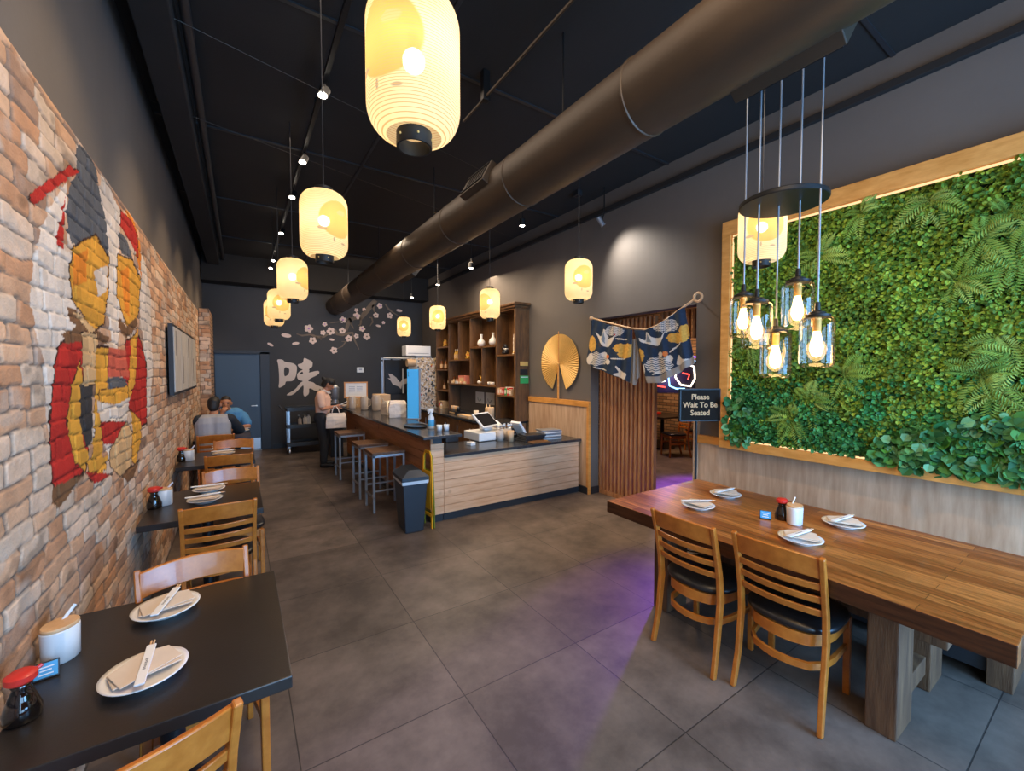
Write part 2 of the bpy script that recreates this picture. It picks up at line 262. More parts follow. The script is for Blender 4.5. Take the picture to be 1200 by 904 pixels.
# ------------------------------------------------------------------ mesh helpers
class MB:
    def __init__(s): s.v = []; s.f = []
    def add(s, vs, fs, X=None):
        n = len(s.v); s.v += [tuple(X @ Vector(v)) if X else tuple(v) for v in vs]; s.f += [tuple(i + n for i in f) for f in fs]; return s
    def box(s, x0, x1, y0, y1, z0, z1, X=None):
        return s.add([(x0, y0, z0), (x1, y0, z0), (x1, y1, z0), (x0, y1, z0), (x0, y0, z1), (x1, y0, z1), (x1, y1, z1), (x0, y1, z1)],
                     [(3, 2, 1, 0), (4, 5, 6, 7), (0, 1, 5, 4), (1, 2, 6, 5), (2, 3, 7, 6), (3, 0, 4, 7)], X)
    def cbox(s, c, d, rot=(0, 0, 0)):
        X = Matrix.Translation(c) @ Euler(rot).to_matrix().to_4x4(); return s.box(-d[0] / 2, d[0] / 2, -d[1] / 2, d[1] / 2, -d[2] / 2, d[2] / 2, X)
    def tube(s, pts, r, seg=10, sx=1):
        pts = [Vector(p) for p in pts]; n = len(pts); rs = r if isinstance(r, (list, tuple)) else [r] * n
        b = len(s.v); up = None
        for i, p in enumerate(pts):
            t = (pts[min(i + 1, n - 1)] - pts[max(i - 1, 0)]).normalized()
            if up is None: up = Vector((0, 0, 1)) if abs(t.z) < .9 else Vector((0, 1, 0))
            a = t.cross(up).normalized(); c = a.cross(t).normalized(); up = c
            for k in range(seg):
                th = 2 * math.pi * k / seg; s.v.append(tuple(p + a * math.cos(th) * rs[i] * sx + c * math.sin(th) * rs[i]))
        for i in range(n - 1):
            for k in range(seg):
                k2 = (k + 1) % seg; s.f.append((b + i * seg + k, b + i * seg + k2, b + (i + 1) * seg + k2, b + (i + 1) * seg + k))
        s.f.append(tuple(b + k for k in reversed(range(seg)))); s.f.append(tuple(b + (n - 1) * seg + k for k in range(seg))); return s
    def bar(s, pts, w, h, side=None):
        """rectangular section swept along pts; w across 'side' (unit vector), h along the remaining axis"""
        pts = [Vector(p) for p in pts]; n = len(pts); b = len(s.v); ws = w if isinstance(w, (list, tuple)) else [w] * n; hs = h if isinstance(h, (list, tuple)) else [h] * n
        for i, p in enumerate(pts):
            t = (pts[min(i + 1, n - 1)] - pts[max(i - 1, 0)]).normalized(); sd = Vector(side or (1, 0, 0)); sd = (sd - t * sd.dot(t)).normalized(); o = t.cross(sd).normalized()
            for a, c in ((-1, -1), (1, -1), (1, 1), (-1, 1)): s.v.append(tuple(p + sd * a * ws[i] / 2 + o * c * hs[i] / 2))
        for i in range(n - 1):
            for k in range(4):
                k2 = (k + 1) % 4; s.f.append((b + i * 4 + k, b + i * 4 + k2, b + (i + 1) * 4 + k2, b + (i + 1) * 4 + k))
        s.f.append((b + 3, b + 2, b + 1, b)); m = b + (n - 1) * 4; s.f.append((m, m + 1, m + 2, m + 3)); return s
    def lathe(s, prof, seg=24, c=(0, 0, 0), sx=1, sy=1, X=None):
        b = len(s.v); vs = []; fs = []
        for r, z in prof:
            for k in range(seg):
                th = 2 * math.pi * k / seg; vs.append((c[0] + math.cos(th) * r * sx, c[1] + math.sin(th) * r * sy, c[2] + z))
        for i in range(len(prof) - 1):
            for k in range(seg):
                k2 = (k + 1) % seg; fs.append((i * seg + k, i * seg + k2, (i + 1) * seg + k2, (i + 1) * seg + k))
        if prof[0][0] > 1e-5: fs.append(tuple(reversed(range(seg))))
        if prof[-1][0] > 1e-5: fs.append(tuple((len(prof) - 1) * seg + k for k in range(seg)))
        return s.add(vs, fs, X)
    def open_lathe(s, prof, seg=24, c=(0, 0, 0), X=None):
        vs = []; fs = []
        for r, z in prof:
            for k in range(seg):
                th = 2 * math.pi * k / seg; vs.append((c[0] + math.cos(th) * r, c[1] + math.sin(th) * r, c[2] + z))
        for i in range(len(prof) - 1):
            for k in range(seg):
                k2 = (k + 1) % seg; fs.append((i * seg + k, i * seg + k2, (i + 1) * seg + k2, (i + 1) * seg + k))
        return s.add(vs, fs, X)
    def prism(s, poly, fn, d0, d1):
        """poly in 2D; fn(u,v,d)->3D point"""
        n = len(poly); vs = [fn(u, v, d0) for u, v in poly] + [fn(u, v, d1) for u, v in poly]
        return s.add(vs, [tuple(reversed(range(n))), tuple(range(n, 2 * n))] + [(i, (i + 1) % n, n + (i + 1) % n, n + i) for i in range(n)])
    def ball(s, c, r, seg=12, rings=8, sc=(1, 1, 1)):
        vs = []; fs = []
        for i in range(rings + 1):
            a = math.pi * i / rings
            for k in range(seg):
                t = 2 * math.pi * k / seg; vs.append((c[0] + r * sc[0] * math.sin(a) * math.cos(t), c[1] + r * sc[1] * math.sin(a) * math.sin(t), c[2] - r * sc[2] * math.cos(a)))
        for i in range(rings):
            for k in range(seg):
                k2 = (k + 1) % seg; fs.append((i * seg + k, i * seg + k2, (i + 1) * seg + k2, (i + 1) * seg + k))
        return s.add(vs, fs)
    def build(s, name, m, parent=None, bevel=0, smooth=False, loc=None, rz=0, seg=2):
        me = bpy.data.meshes.new(name); me.from_pydata(s.v, [], s.f); me.update()
        if isinstance(m, str): m = M[m]
        me.materials.append(m)
        import bmesh
        bm = bmesh.new(); bm.from_mesh(me); bmesh.ops.remove_doubles(bm, verts=bm.verts, dist=1e-6); bmesh.ops.recalc_face_normals(bm, faces=bm.faces); bm.to_mesh(me); bm.free()
        o = bpy.data.objects.new(name, me); COL.objects.link(o)
        if parent: o.parent = parent
        if loc is not None: o.location = loc
        if rz: o.rotation_euler.z = rz
        if smooth:
            for p in me.polygons: p.use_smooth = True
            if smooth != 'all': me.set_sharp_from_angle(angle=R(42))
        if bevel:
            b = o.modifiers.new('bevel', 'BEVEL'); b.width = bevel; b.segments = seg; b.limit_method = 'ANGLE'; b.angle_limit = R(40)
        return o
def tag(o, label=None, cat=None, group=None, kind=None):
    if label: o['label'] = label
    if cat: o['category'] = cat
    if group: o['group'] = group
    if kind: o['kind'] = kind
    return o
def thing(name, label, cat, loc=(0, 0, 0), rz=0, group=None):
    o = bpy.data.objects.new(name, None); COL.objects.link(o); o.location = loc; o.rotation_euler = (0, 0, rz); o.empty_display_size = .1
    return tag(o, label, cat, group)
KIDS = {}
def kids(o): return [c for c in bpy.data.objects if c.parent == o]
def dup(o, loc=None, rz=None, label=None, parent=None, memo=None):
    c = o.copy(); COL.objects.link(c)
    if parent: c.parent = parent
    if loc is not None: c.location = loc
    if rz is not None: c.rotation_euler = (0, 0, rz)
    if label: c['label'] = label
    for k in kids(o): dup(k, parent=c)
    return c
def struct(o): o['kind'] = 'structure'; return o
def smoothstep(a, b, x):
    t = np.clip((x - a) / (b - a), 0, 1); return t * t * (3 - 2 * t)
def h2(i, j, s=0):
    v = np.sin(i * 127.1 + j * 311.7 + s * 74.7) * 43758.5453; return v - np.floor(v)
def vnoise(x, y, s=0):
    i = np.floor(x); j = np.floor(y); f = x - i; g = y - j; f = f * f * (3 - 2 * f); g = g * g * (3 - 2 * g)
    return (h2(i, j, s) * (1 - f) + h2(i + 1, j, s) * f) * (1 - g) + (h2(i, j + 1, s) * (1 - f) + h2(i + 1, j + 1, s) * f) * g
def fbm(x, y, s=0): return (vnoise(x, y, s) + .5 * vnoise(2.1 * x, 2.1 * y, s + 1) + .25 * vnoise(4.3 * x, 4.3 * y, s + 2)) / 1.75
def inpoly(u, v, poly):
    P = np.array(poly, float); ins = np.zeros(u.shape, bool)
    bb = (u >= P[:, 0].min()) & (u <= P[:, 0].max()) & (v >= P[:, 1].min()) & (v <= P[:, 1].max())
    if not bb.any(): return ins
    uu = u[bb]; vv = v[bb]; r = np.zeros(uu.shape, bool); n = len(P)
    for a in range(n):
        x1, y1 = P[a]; x2, y2 = P[(a + 1) % n]
        if y1 == y2: continue
        c = ((y1 > vv) != (y2 > vv)) & (uu < (x2 - x1) * (vv - y1) / (y2 - y1) + x1); r ^= c
    ins[bb] = r; return ins
def np_mesh(name, V, Q, m, tint=None, parent=None, smooth=True):
    me = bpy.data.meshes.new(name); V = np.asarray(V, np.float32); Q = np.asarray(Q, np.int32); k = Q.shape[1]
    me.vertices.add(len(V)); me.vertices.foreach_set('co', V.ravel()); me.loops.add(Q.size); me.loops.foreach_set('vertex_index', Q.ravel())
    me.polygons.add(len(Q)); me.polygons.foreach_set('loop_start', np.arange(0, Q.size, k, dtype=np.int32)); me.polygons.foreach_set('loop_total', np.full(len(Q), k, np.int32))
    me.polygons.foreach_set('use_smooth', np.full(len(Q), smooth)); me.update(calc_edges=True); me.validate()
    if tint is not None:
        a = me.attributes.new('tint', 'FLOAT_COLOR', 'POINT'); t = np.ones((len(V), 4), np.float32); t[:, :3] = tint; a.data.foreach_set('color', t.ravel())
    me.materials.append(M[m] if isinstance(m, str) else m)
    o = bpy.data.objects.new(name, me); COL.objects.link(o)
    if parent: o.parent = parent
    return o
def grid_quads(nr, nc):
    i = np.arange(nr - 1)[:, None] * nc + np.arange(nc - 1)[None, :]; return np.stack([i, i + 1, i + nc + 1, i + nc], -1).reshape(-1, 4)
#==MARK1
# ================================================================== THE ROOM
XL, XR, YB, YF, ZC = -.6, 4.12, 10.7, -2.0, 4.1
BT = 2.84                                            # top of the brick facing
M['tanbrick'] = side_brick()
struct(MB().box(-.8, 9.2, YF - .1, YB + .2, -.1, 0).build('floor', 'floor'))
struct(MB().box(-.8, 9.2, YF - .1, YB + .2, ZC, ZC + .1).build('ceiling', 'ceil'))
struct(MB().box(-.75, XL - .02, YF - .1, YB + .15, 0, ZC).build('wall_left', 'plaster'))
# right wall with its opening to the side room
YO0, YO1, ZO = 2.68, 4.29, 2.46
w = MB(); w.box(XR, 4.28, YF - .1, YO0, 0, ZC); w.box(XR, 4.28, YO1, YB, 0, ZC); w.box(XR, 4.28, YO0, YO1, ZO, ZC)
struct(w.build('wall_right', 'plaster'))
# back wall with a recessed doorway
DX0, DX1, DZ = onY(250, 414, YB).x, onY(312, 416, YB).x, 2.13
w = MB(); w.box(-.8, DX0, YB, YB + .15, 0, ZC); w.box(DX1, 9.2, YB, YB + .15, 0, ZC); w.box(DX0, DX1, YB, YB + .15, DZ, ZC)
struct(w.build('wall_back', 'plaster_dark'))
struct(MB().box(XL, XR, 10.25, YB, 3.55, ZC).build('trim_1', 'ceil'))
# front wall with two shop windows, behind the camera
w = MB(); w.box(-.8, 9.2, YF - .12, YF, 0, .3); w.box(-.8, 9.2, YF - .12, YF, 2.95, ZC)
for a, b in ((-.8, -.4), (1.6, 1.9), (3.9, 9.2)): w.box(a, b, YF - .12, YF, .3, 2.95)
struct(w.build('wall_front', 'plaster_dark'))
for i, (a, b) in enumerate(((-.4, 1.6), (1.9, 3.9))):
    root = struct(bpy.data.objects.new('window_%d' % (i + 1), None)); COL.objects.link(root)
    f = MB()
    for p in (a, (a + b) / 2 - .03, b - .06): f.box(p, p + .06, YF - .09, YF - .03, .3, 2.95)
    for z in (.3, 2.2, 2.89): f.box(a, b, YF - .09, YF - .03, z, z + .06)
    f.build('window_frame', 'blackmetal', root); MB().box(a + .01, b - .01, YF - .064, YF - .058, .31, 2.94).build('window_pane', 'pane', root)
# side room shell
w = MB(); w.box(8.8, 8.95, YF, YB, 0, ZC); struct(w.build('wall_side_room', 'tanbrick'))
struct(MB().box(4.28, 8.8, 9.0, 9.1, 0, ZC).build('wall_side_room_end', 'plaster_dark'))
struct(MB().box(4.28, 8.8, .4, .5, 0, ZC).build('wall_side_room_front', 'plaster_dark'))
# wall-top ledge lines and ceiling seams
struct(MB().box(XR - .05, XR, YF, YB, 3.84, 3.90).build('trim_2', 'ceil', bevel=.005))
w = MB()
for y in (1.1, 3.05, 5.0, 6.95, 8.9): w.box(XL, XR, y, y + .03, ZC - .012, ZC)
for x in (1.2, 3.1): w.box(x, x + .03, YF, YB, ZC - .012, ZC)
struct(w.build('trim_3', 'blackpaint'))
# baseboards
w = MB(); w.box(XR - .03, XR + .17, YO1 - .012, YO1, 0, .10); w.box(XR - .052, XR - .0, YO1, 5.8, 0, .10); struct(w.build('baseboard_right', 'blackpaint'))
struct(MB().box(DX1 + .1, 3.9, YB - .015, YB, 0, .1).build('baseboard_back', 'blackpaint'))

# door_1: steel door in a black frame
d = struct(bpy.data.objects.new('door_1', None)); COL.objects.link(d); d.location = ((DX0 + DX1) / 2, YB, 0)
hw = (DX1 - DX0) / 2
MB().box(-hw + .02, hw - .12, .02, .065, .01, DZ - .02).build('door_leaf', 'door', d, bevel=.003)
f = MB(); f.box(-hw - .02, -hw + .02, -.02, .12, 0, DZ + .03); f.box(hw - .12, hw + .06, -.02, .12, 0, DZ + .03); f.box(-hw - .02, hw + .06, -.02, .12, DZ - .02, DZ + .06)
f.build('door_frame', 'blackpaint', d, bevel=.004)
MB().box(-hw + .04, hw - .14, .012, .02, .03, .27).build('kick_plate', 'kick', d)
k = MB(); k.tube([(hw - .2, .02, .98), (hw - .2, -.035, .98)], .016); k.tube([(hw - .2, -.035, .98), (hw - .3, -.04, .98)], .011); k.build('door_handle', 'steel', d, smooth=True)

# ------------------------------------------------------------------ brick facing, a relief of irregular bricks, with the mural painted on it
def brick_relief(Y, Z, seed=0):
    wy = Y + .022 * (fbm(Y * 9, Z * 9, 3) - .5) * 2; wz = Z + .022 * (fbm(Y * 5, Z * 8, 5) - .5) * 2
    ch = .0735; row = np.floor(wz / ch); vz = wz / ch - row
    Lb = .235; u = (wy + h2(row, 1, seed) * 7) / Lb; i = np.floor(u)
    def bnd(i): return i + .45 * (h2(i, row, 9) - .5)
    lo = np.where(u < bnd(i), bnd(i - 1), np.where(u > bnd(i + 1), bnd(i + 1), bnd(i)))
    idx = np.where(u < bnd(i), i - 1, np.where(u > bnd(i + 1), i + 1, i)); hi = bnd(idx + 1)
    du = np.minimum(u - lo, hi - u) * Lb; dv = np.minimum(vz, 1 - vz) * ch
    rr = .016; ax = np.maximum(rr - du + .004, 0); az = np.maximum(rr - dv + .001, 0); e = np.sqrt(ax * ax + az * az); edge = 1 - smoothstep(rr * .55, rr * 1.15, e)
    a = h2(idx, row, 2); b = h2(idx, row, 4)
    ht = edge * (.0055 + .0055 * a + (u - (lo + hi) / 2) * Lb * .03 * (b - .5))
    ht += .003 * (fbm(Y * 38, Z * 38, 6) - .5) * edge + .002 * (fbm(Y * 30, Z * 30, 8) - .5)
    return ht, edge, a, b, h2(idx, row, 7)
pal = np.array([lin((198, 156, 122)), lin((212, 172, 138)), lin((190, 142, 106)), lin((206, 182, 158)), lin((166, 132, 108)), lin((216, 188, 162))])
def brick_colour(Y, Z, edge, a, b, c):
    col = pal[(c * 5.999).astype(int)]; n = fbm(Y * 12, Z * 16, 12)
    col = col * (.74 + .5 * n)[..., None]
    dark = smoothstep(.58, .74, fbm(Y * 7 + 4, Z * 9, 14)) * (b > .45); col = col * (1 - .42 * dark[..., None])
    mort = np.array(lin((120, 106, 94))) * (.8 + .4 * fbm(Y * 20, Z * 20, 15))[..., None]
    k = smoothstep(.15, .75, edge * (.9 + .2 * fbm(Y * 25, Z * 25, 16)))[..., None]
    wash = (smoothstep(.60, .72, fbm(Y * 4, Z * 6, 18)) * .55)[..., None]
    col = col * (1 - wash) + np.array(lin((190, 178, 164))) * wash
    return mort * (1 - k) + col * k
def px2(p): q = onX(p[0], p[1], XL); return (q.y, q.z)
WH, GR, RD, GO, TN, OR, DK, BR, CR = (lin(c) for c in ((226, 210, 192), (88, 90, 94), (186, 42, 32), (226, 160, 56), (214, 172, 120), (226, 132, 38), (58, 54, 52), (120, 84, 54), (200, 92, 70)))
MUR = [ # generic composition of colour fields on the bricks, painted back to front
 (WH, [(80, 212), (60, 245), (50, 268), (43, 306), (38, 350), (46, 395), (55, 430), (57, 480), (62, 530), (80, 500), (90, 440), (92, 355), (86, 300), (70, 285), (80, 245)]),
 (WH, [(117, 221), (122, 205), (143, 248), (141, 297), (147, 384), (143, 372), (137, 420), (131, 395), (127, 350), (128, 292)]),
 (WH, [(163, 287), (172, 310), (178, 350), (180, 440), (177, 480), (171, 500), (172, 440), (169, 400), (164, 360)]),
 (GR, [(94, 170), (105, 177), (113, 192), (118, 226), (127, 267), (129, 300), (117, 279), (102, 286), (85, 286), (79, 250), (83, 219), (90, 206)]),
 (GR, [(140, 270), (151, 282), (157, 304), (143, 297)]),
 (RD, [(39, 228), (51, 219), (84, 194), (95, 202), (84, 208), (73, 217), (44, 241)]), (RD, [(78, 231), (76, 292), (68, 287)]),
 (OR, [(148, 244), (158, 256), (166, 290), (167, 328), (161, 301), (154, 275)]), (RD, [(143, 247), (156, 260), (162, 277), (163, 303), (155, 284), (143, 265)]),
 (GO, [(88, 290), (114, 277), (129, 302), (129, 340), (123, 379), (112, 388), (97, 365), (88, 350), (85, 316)]),
 (GO, [(139, 299), (157, 306), (166, 328), (164, 365), (156, 391), (146, 372), (139, 345)]),
 (OR, [(88, 300), (105, 292), (104, 330), (90, 336)]), (WH, [(112, 318), (128, 312), (128, 340), (118, 348)]), (OR, [(143, 318), (152, 312), (154, 372), (148, 366)]),
 (BR, [(82, 360), (90, 362), (110, 384), (130, 396), (126, 404), (104, 394), (84, 376)]), (TN, [(88, 366), (96, 368), (114, 388), (108, 392)]), (BR, [(141, 372), (150, 384), (160, 372), (163, 380), (150, 398), (140, 384)]),
 (RD, [(97, 398), (75, 404), (67, 428), (62, 517), (67, 571), (99, 553), (110, 500), (104, 440)]),
 (BR, [(64, 571), (99, 556), (84, 580), (72, 596), (64, 590)]), (BR, [(145, 558), (166, 536), (158, 560), (150, 566)]),
 (RD, [(164, 395), (173, 425), (173, 495), (163, 500), (150, 470), (145, 430), (150, 400)]), (CR, [(128, 408), (149, 410), (153, 442), (128, 442)]),
 (GO, [(96, 425), (87, 449), (82, 499), (90, 540), (102, 552), (106, 535), (99, 517), (99, 452)]),
 (BR, [(75, 392), (98, 380), (104, 400), (80, 402)]), (TN, [(99, 390), (116, 392), (119, 449), (99, 453)]),
 (DK, [(96, 452), (111, 452), (110, 517), (103, 525), (96, 493)]), (GO, [(115, 408), (128, 408), (128, 452), (120, 470), (122, 560), (108, 560), (113, 500)]),
 (GO, [(155, 400), (163, 385), (160, 450), (152, 470)]), (GR, [(130, 444), (140, 441), (150, 445), (151, 455), (129, 455)]), (GO, [(119, 457), (152, 453), (152, 468), (136, 474), (119, 470)]),
 (WH, [(116, 469), (134, 476), (154, 466), (149, 495), (119, 495)]), (RD, [(119, 495), (149, 494), (142, 521), (123, 521)]), (WH, [(123, 521), (143, 521), (129, 533)]),
 (GO, [(155, 481), (166, 493), (167, 517), (160, 543), (155, 541), (157, 505)]), (TN, [(131, 529), (149, 494), (157, 508), (155, 546), (143, 558), (132, 546)]),
 (RD, [(101, 553), (134, 556), (114, 566)]), (GO, [(105, 540), (128, 535), (126, 551), (106, 553)])]
MURP = [(c, [px2(p) for p in pl]) for c, pl in MUR]
ys = np.concatenate([np.arange(YF, .8, .04), np.arange(.8, 4.3, .0075), np.arange(4.3, 7, .0125), np.arange(7, YB, .022)]); zs = np.arange(0, BT + .001, .0075)
Yg, Zg = np.meshgrid(ys, zs); Yg = Yg.astype(float)
ht, edge, a_, b_, c_ = brick_relief(Yg, Zg)
topcut = smoothstep(BT - .03, BT - .005, Zg + .02 * (fbm(Yg * 6, Zg * 0, 40) - .5)); ht = ht * (1 - topcut)
colr = brick_colour(Yg, Zg, edge, a_, b_, c_)
mask = np.zeros(Yg.shape, bool); jy = Yg + .012 * (fbm(Yg * 20, Zg * 20, 30) - .5); jz = Zg + .012 * (fbm(Yg * 20, Zg * 20, 31) - .5)
for c, pl in [q for c_1, p_1 in MURP for q in (([(tuple(v * .5 for v in lin(c_out)), [(cy_ + (y - cy_) * 1.05 + .0, cz_ + (z - cz_) * 1.05) for y, z in p_1]) for c_out, cy_, cz_ in [((84, 48, 30), sum(p[0] for p in p_1) / len(p_1), sum(p[1] for p in p_1) / len(p_1))]] if c_1 in (GO, RD, TN) else []) + [(c_1, p_1)])]:
    i = inpoly(jy, jz, pl); mask |= i
    sh = (.82 + .36 * h2(np.floor(Yg / .1), np.floor(Zg / .0735), 3) * .8 + .2 * (fbm(Yg * 14, Zg * 14, 22) - .5)); k = (.42 + .58 * smoothstep(.1, .6, edge)) * sh
    colr[i] = (np.array(c) * k[..., None])[i]
V = np.stack([XL - .014 + ht * 1.0, Yg, Zg], -1).reshape(-1, 3); C3 = colr.reshape(-1, 3); Q = grid_quads(*Yg.shape)
mq = mask.reshape(-1)[Q].sum(1) >= 2
M['brick'] = attr_mat('painted_brick', .85, .35, 110)
def subset(name, keep):
    q = Q[keep]; used, inv = np.unique(q, return_inverse=True); return np_mesh(name, V[used], inv.reshape(q.shape), 'brick', C3[used])
struct(subset('wall_left_brick_facing', ~mq))
tag(subset('brick_mural', mq), 'red, gold, white and grey abstract mural painted on the left brick wall', 'mural')
# brick pier at the far end
yp = np.arange(-.6, -.43, .01); zp = np.arange(0, BT + .03, .0125); A_, Z_ = np.meshgrid(yp, zp); h_, e_, a, b, c = brick_relief(A_ * 1.0 + 3, Z_, 5); cc = brick_colour(A_ + 3, Z_, e_, a, b, c)
pier = MB().box(-.6, -.45, 9.34, YB, 0, BT + .03).build('wall_left_pier', 'tanbrick'); struct(pier)
o = np_mesh('wall_left_pier_face', np.stack([A_, 9.335 - h_, Z_], -1).reshape(-1, 3), grid_quads(*A_.shape), 'brick', cc.reshape(-1, 3)); struct(o)

# long beam and pipe on the ceiling at the left, cables, conduit
struct(MB().box(-.50, -.30, YF, 10.25, 3.86, ZC).build('trim_4', 'ceil', bevel=.01))
tag(MB().tube([(-.24, YF, 3.98), (-.24, 10.2, 3.98)], .03, 12).build('ceiling_pipe', 'blackpaint', smooth=True), 'black pipe running beside the ceiling beam at the left', 'pipe')
for lab, p, q in (('thin grey cable strung across the ceiling, nearer of two', (140, -10), (700, 262)), ('thin grey cable strung across the ceiling, farther of two', (177, 118), (560, 262))):
    a = onZ(*p, 3.95); b = onZ(p[0] + 283, p[1] + 140 if p[1] < 0 else p[1] + 107, 3.95); b = a + (b - a) * 2.2; a.x = max(a.x, -.58)
    tag(MB().tube([a, (a + b) / 2, b], .0022, 6).build('ceiling_cable', 'duct', smooth=True), lab, 'cable', 'cables strung across the ceiling')
c_ = thing('ceiling_conduit', 'slim black conduit rail under the ceiling beside the nearest lantern', 'conduit', (1.66, 0, 3.9))
MB().tube([(0, YF + .2, 0), (0, 3.3, 0)], .011, 8).build('rail', 'duct', c_, smooth=True)
for y in (1.2, 1.75, 2.9): MB().box(-.03, .03, y, y + .05, -.03, ZC - 3.9).build('bracket', 'blackmetal', c_, bevel=.003)

# ------------------------------------------------------------------ air duct
DXc, DZc, DR = 1.93, 3.28, .205
d = thing('air_duct', 'long dark round ventilation duct hanging under the black ceiling', 'air duct', (DXc, 0, DZc))
m = MB(); prof = []
y = YF
ysd = []
while y < YB - .01:
    ysd += [(y, DR), (y + 1.18, DR), (y + 1.185, DR + .006), (y + 1.195, DR + .006)]; y += 1.2
m.add([], []); seg = 40; b0 = 0; vs = []; fs = []
for (yy, rr) in ysd:
    for k in range(seg): t = 2 * math.pi * k / seg; vs.append((rr * math.cos(t), min(yy, YB - .005), rr * math.sin(t)))
for i in range(len(ysd) - 1):
    for k in range(seg): k2 = (k + 1) % seg; fs.append((i * seg + k, i * seg + k2, (i + 1) * seg + k2, (i + 1) * seg + k))
m.add(vs, fs).build('duct_tube', 'duct', d, smooth=True)
def register(y0, y1, ang, name='air_register'):
    X = Matrix.Translation((0, (y0 + y1) / 2, 0)) @ Matrix.Rotation(ang, 4, 'Y'); L_ = (y1 - y0) / 2
    m = MB(); m.box(-.10, .10, -L_, L_, DR - .07, DR + .035, X); r = m.build(name, 'duct', d, bevel=.004)
    g = MB()
    for k in range(6): g.box(-.075, .075, -L_ + .04 + k * (2 * L_ - .08) / 6, -L_ + .05 + k * (2 * L_ - .08) / 6, DR + .035, DR + .042, X)
    for x in (-.08, .07): g.box(x, x + .01, -L_ + .02, L_ - .02, DR + .035, DR + .045, X)
    g.build('grille', 'blackmetal', r)
register(.70, 1.15, R(128)); register(3.0, 3.42, R(-62)); register(5.6, 6.2, R(128))
for y in (.2, 2.3, 4.6, 6.9, 9.2):
    h = MB(); h.tube([(0, y, DR), (0, y, ZC - DZc)], .006, 6); h.build('hanger_rod', 'blackmetal', d, smooth=True)

# ------------------------------------------------------------------ lanterns
def make_lantern():
    t = thing('paper_lantern', 'lantern', 'lantern', (0, 0, 0), 0, 'printed cloth lanterns')
    m = MB(); n = 96; pr = []
    for i in range(n + 1):
        z = -.215 + .43 * i / n; q = abs(z) ; e = max(0, (q - .125) / .09); r = .15 - .075 * (1 - math.sqrt(max(0, 1 - min(1, e) ** 2 * .96)))
        pr.append((r + (.0012 if i % 2 else -.0006), z))
    m.open_lathe(pr, 48).build('lantern_shade', 'lantern', t, smooth='all')
    for nm, z, s in (('bottom_ring', -.215, -1), ('top_ring', .215, 1)):
        m = MB(); z0, z1 = sorted((z - s * .012, z + s * .035)); m.open_lathe([(.052, z0), (.058, z0), (.058, z1), (.052, z1), (.052, z0)], 28)
        r = m.build(nm, 'blackmetal', t, smooth=True)
        for k in range(6): a = k * math.pi / 3 + .3; MB().ball((.059 * math.cos(a), .059 * math.sin(a), (z0 + z1) / 2), .004, 6, 4).build('stud', 'brass', r)
    m = MB(); m.ball((0, 0, 0), .036, 16, 10); m.build('bulb', 'bulb', t, smooth='all', loc=(0, 0, .03))
    m = MB(); m.tube([(0, 0, .06), (0, 0, .115)], .018, 12); m.tube([(-.055, 0, .22), (.055, 0, .22)], .003, 6); m.tube([(0, 0, .11), (0, 0, .25)], .004, 6); m.build('lamp_socket', 'blackplastic', t, smooth=True)
    light('POINT', 'lantern_light', (0, 0, .03), LANTERN_W, WARM, parent=t, radius=.055)
    MB().tube([(0, 0, .25), (0, 0, (ZC + .01 - 2.6) / .88)], .0035, 6).build('cord', 'blackplastic', t, smooth=True)
    t.scale = (.88,) * 3; return t
LX, RX = .44, 2.75
spots = [((485, 92), LX, 'nearest and largest printed lantern, hanging at the top centre', -35), ((380, 277), LX, 'second lantern of the left row, below the track spotlights', 35), ((343, 332), LX, 'third lantern of the left row, partly covering the one behind', 60),
         ((327, 361), LX, 'fourth lantern of the left row, between two overlapping ones', 15), ((314.5, 378), LX, 'farthest lantern of the left row, nearest the back wall', -12),
         ((893, 264), RX, 'lantern hanging behind the glass jar pendants by the plant wall', 10), ((678, 327), RX, 'lantern hanging between the gold fan and the blue curtain', 25), ((574, 358), RX, 'lantern hanging in front of the wooden display shelf', -40),
         ((513, 379), RX, 'lantern hanging beside the left end of the display shelf', 5), ((473.5, 389), RX, 'farthest lantern of the right row, above the sticker-covered panel', -6)]
lan = make_lantern()
for i, ((px, py), X_, lab, rz) in enumerate(spots):
    p = onX(px, py, X_); p.z = 2.62 if i not in (3, 4) else 2.60
    if i == 4: p.y = 7.1
    yaw = math.atan2(-p.x, p.y) + R(0) # face camera: local -Y towards the camera
    yaw = math.atan2(p.x, p.y); o = lan if i == 0 else dup(lan)
    o.location = p; o.rotation_euler = (0, 0, -yaw + R(rz)); o['label'] = lab
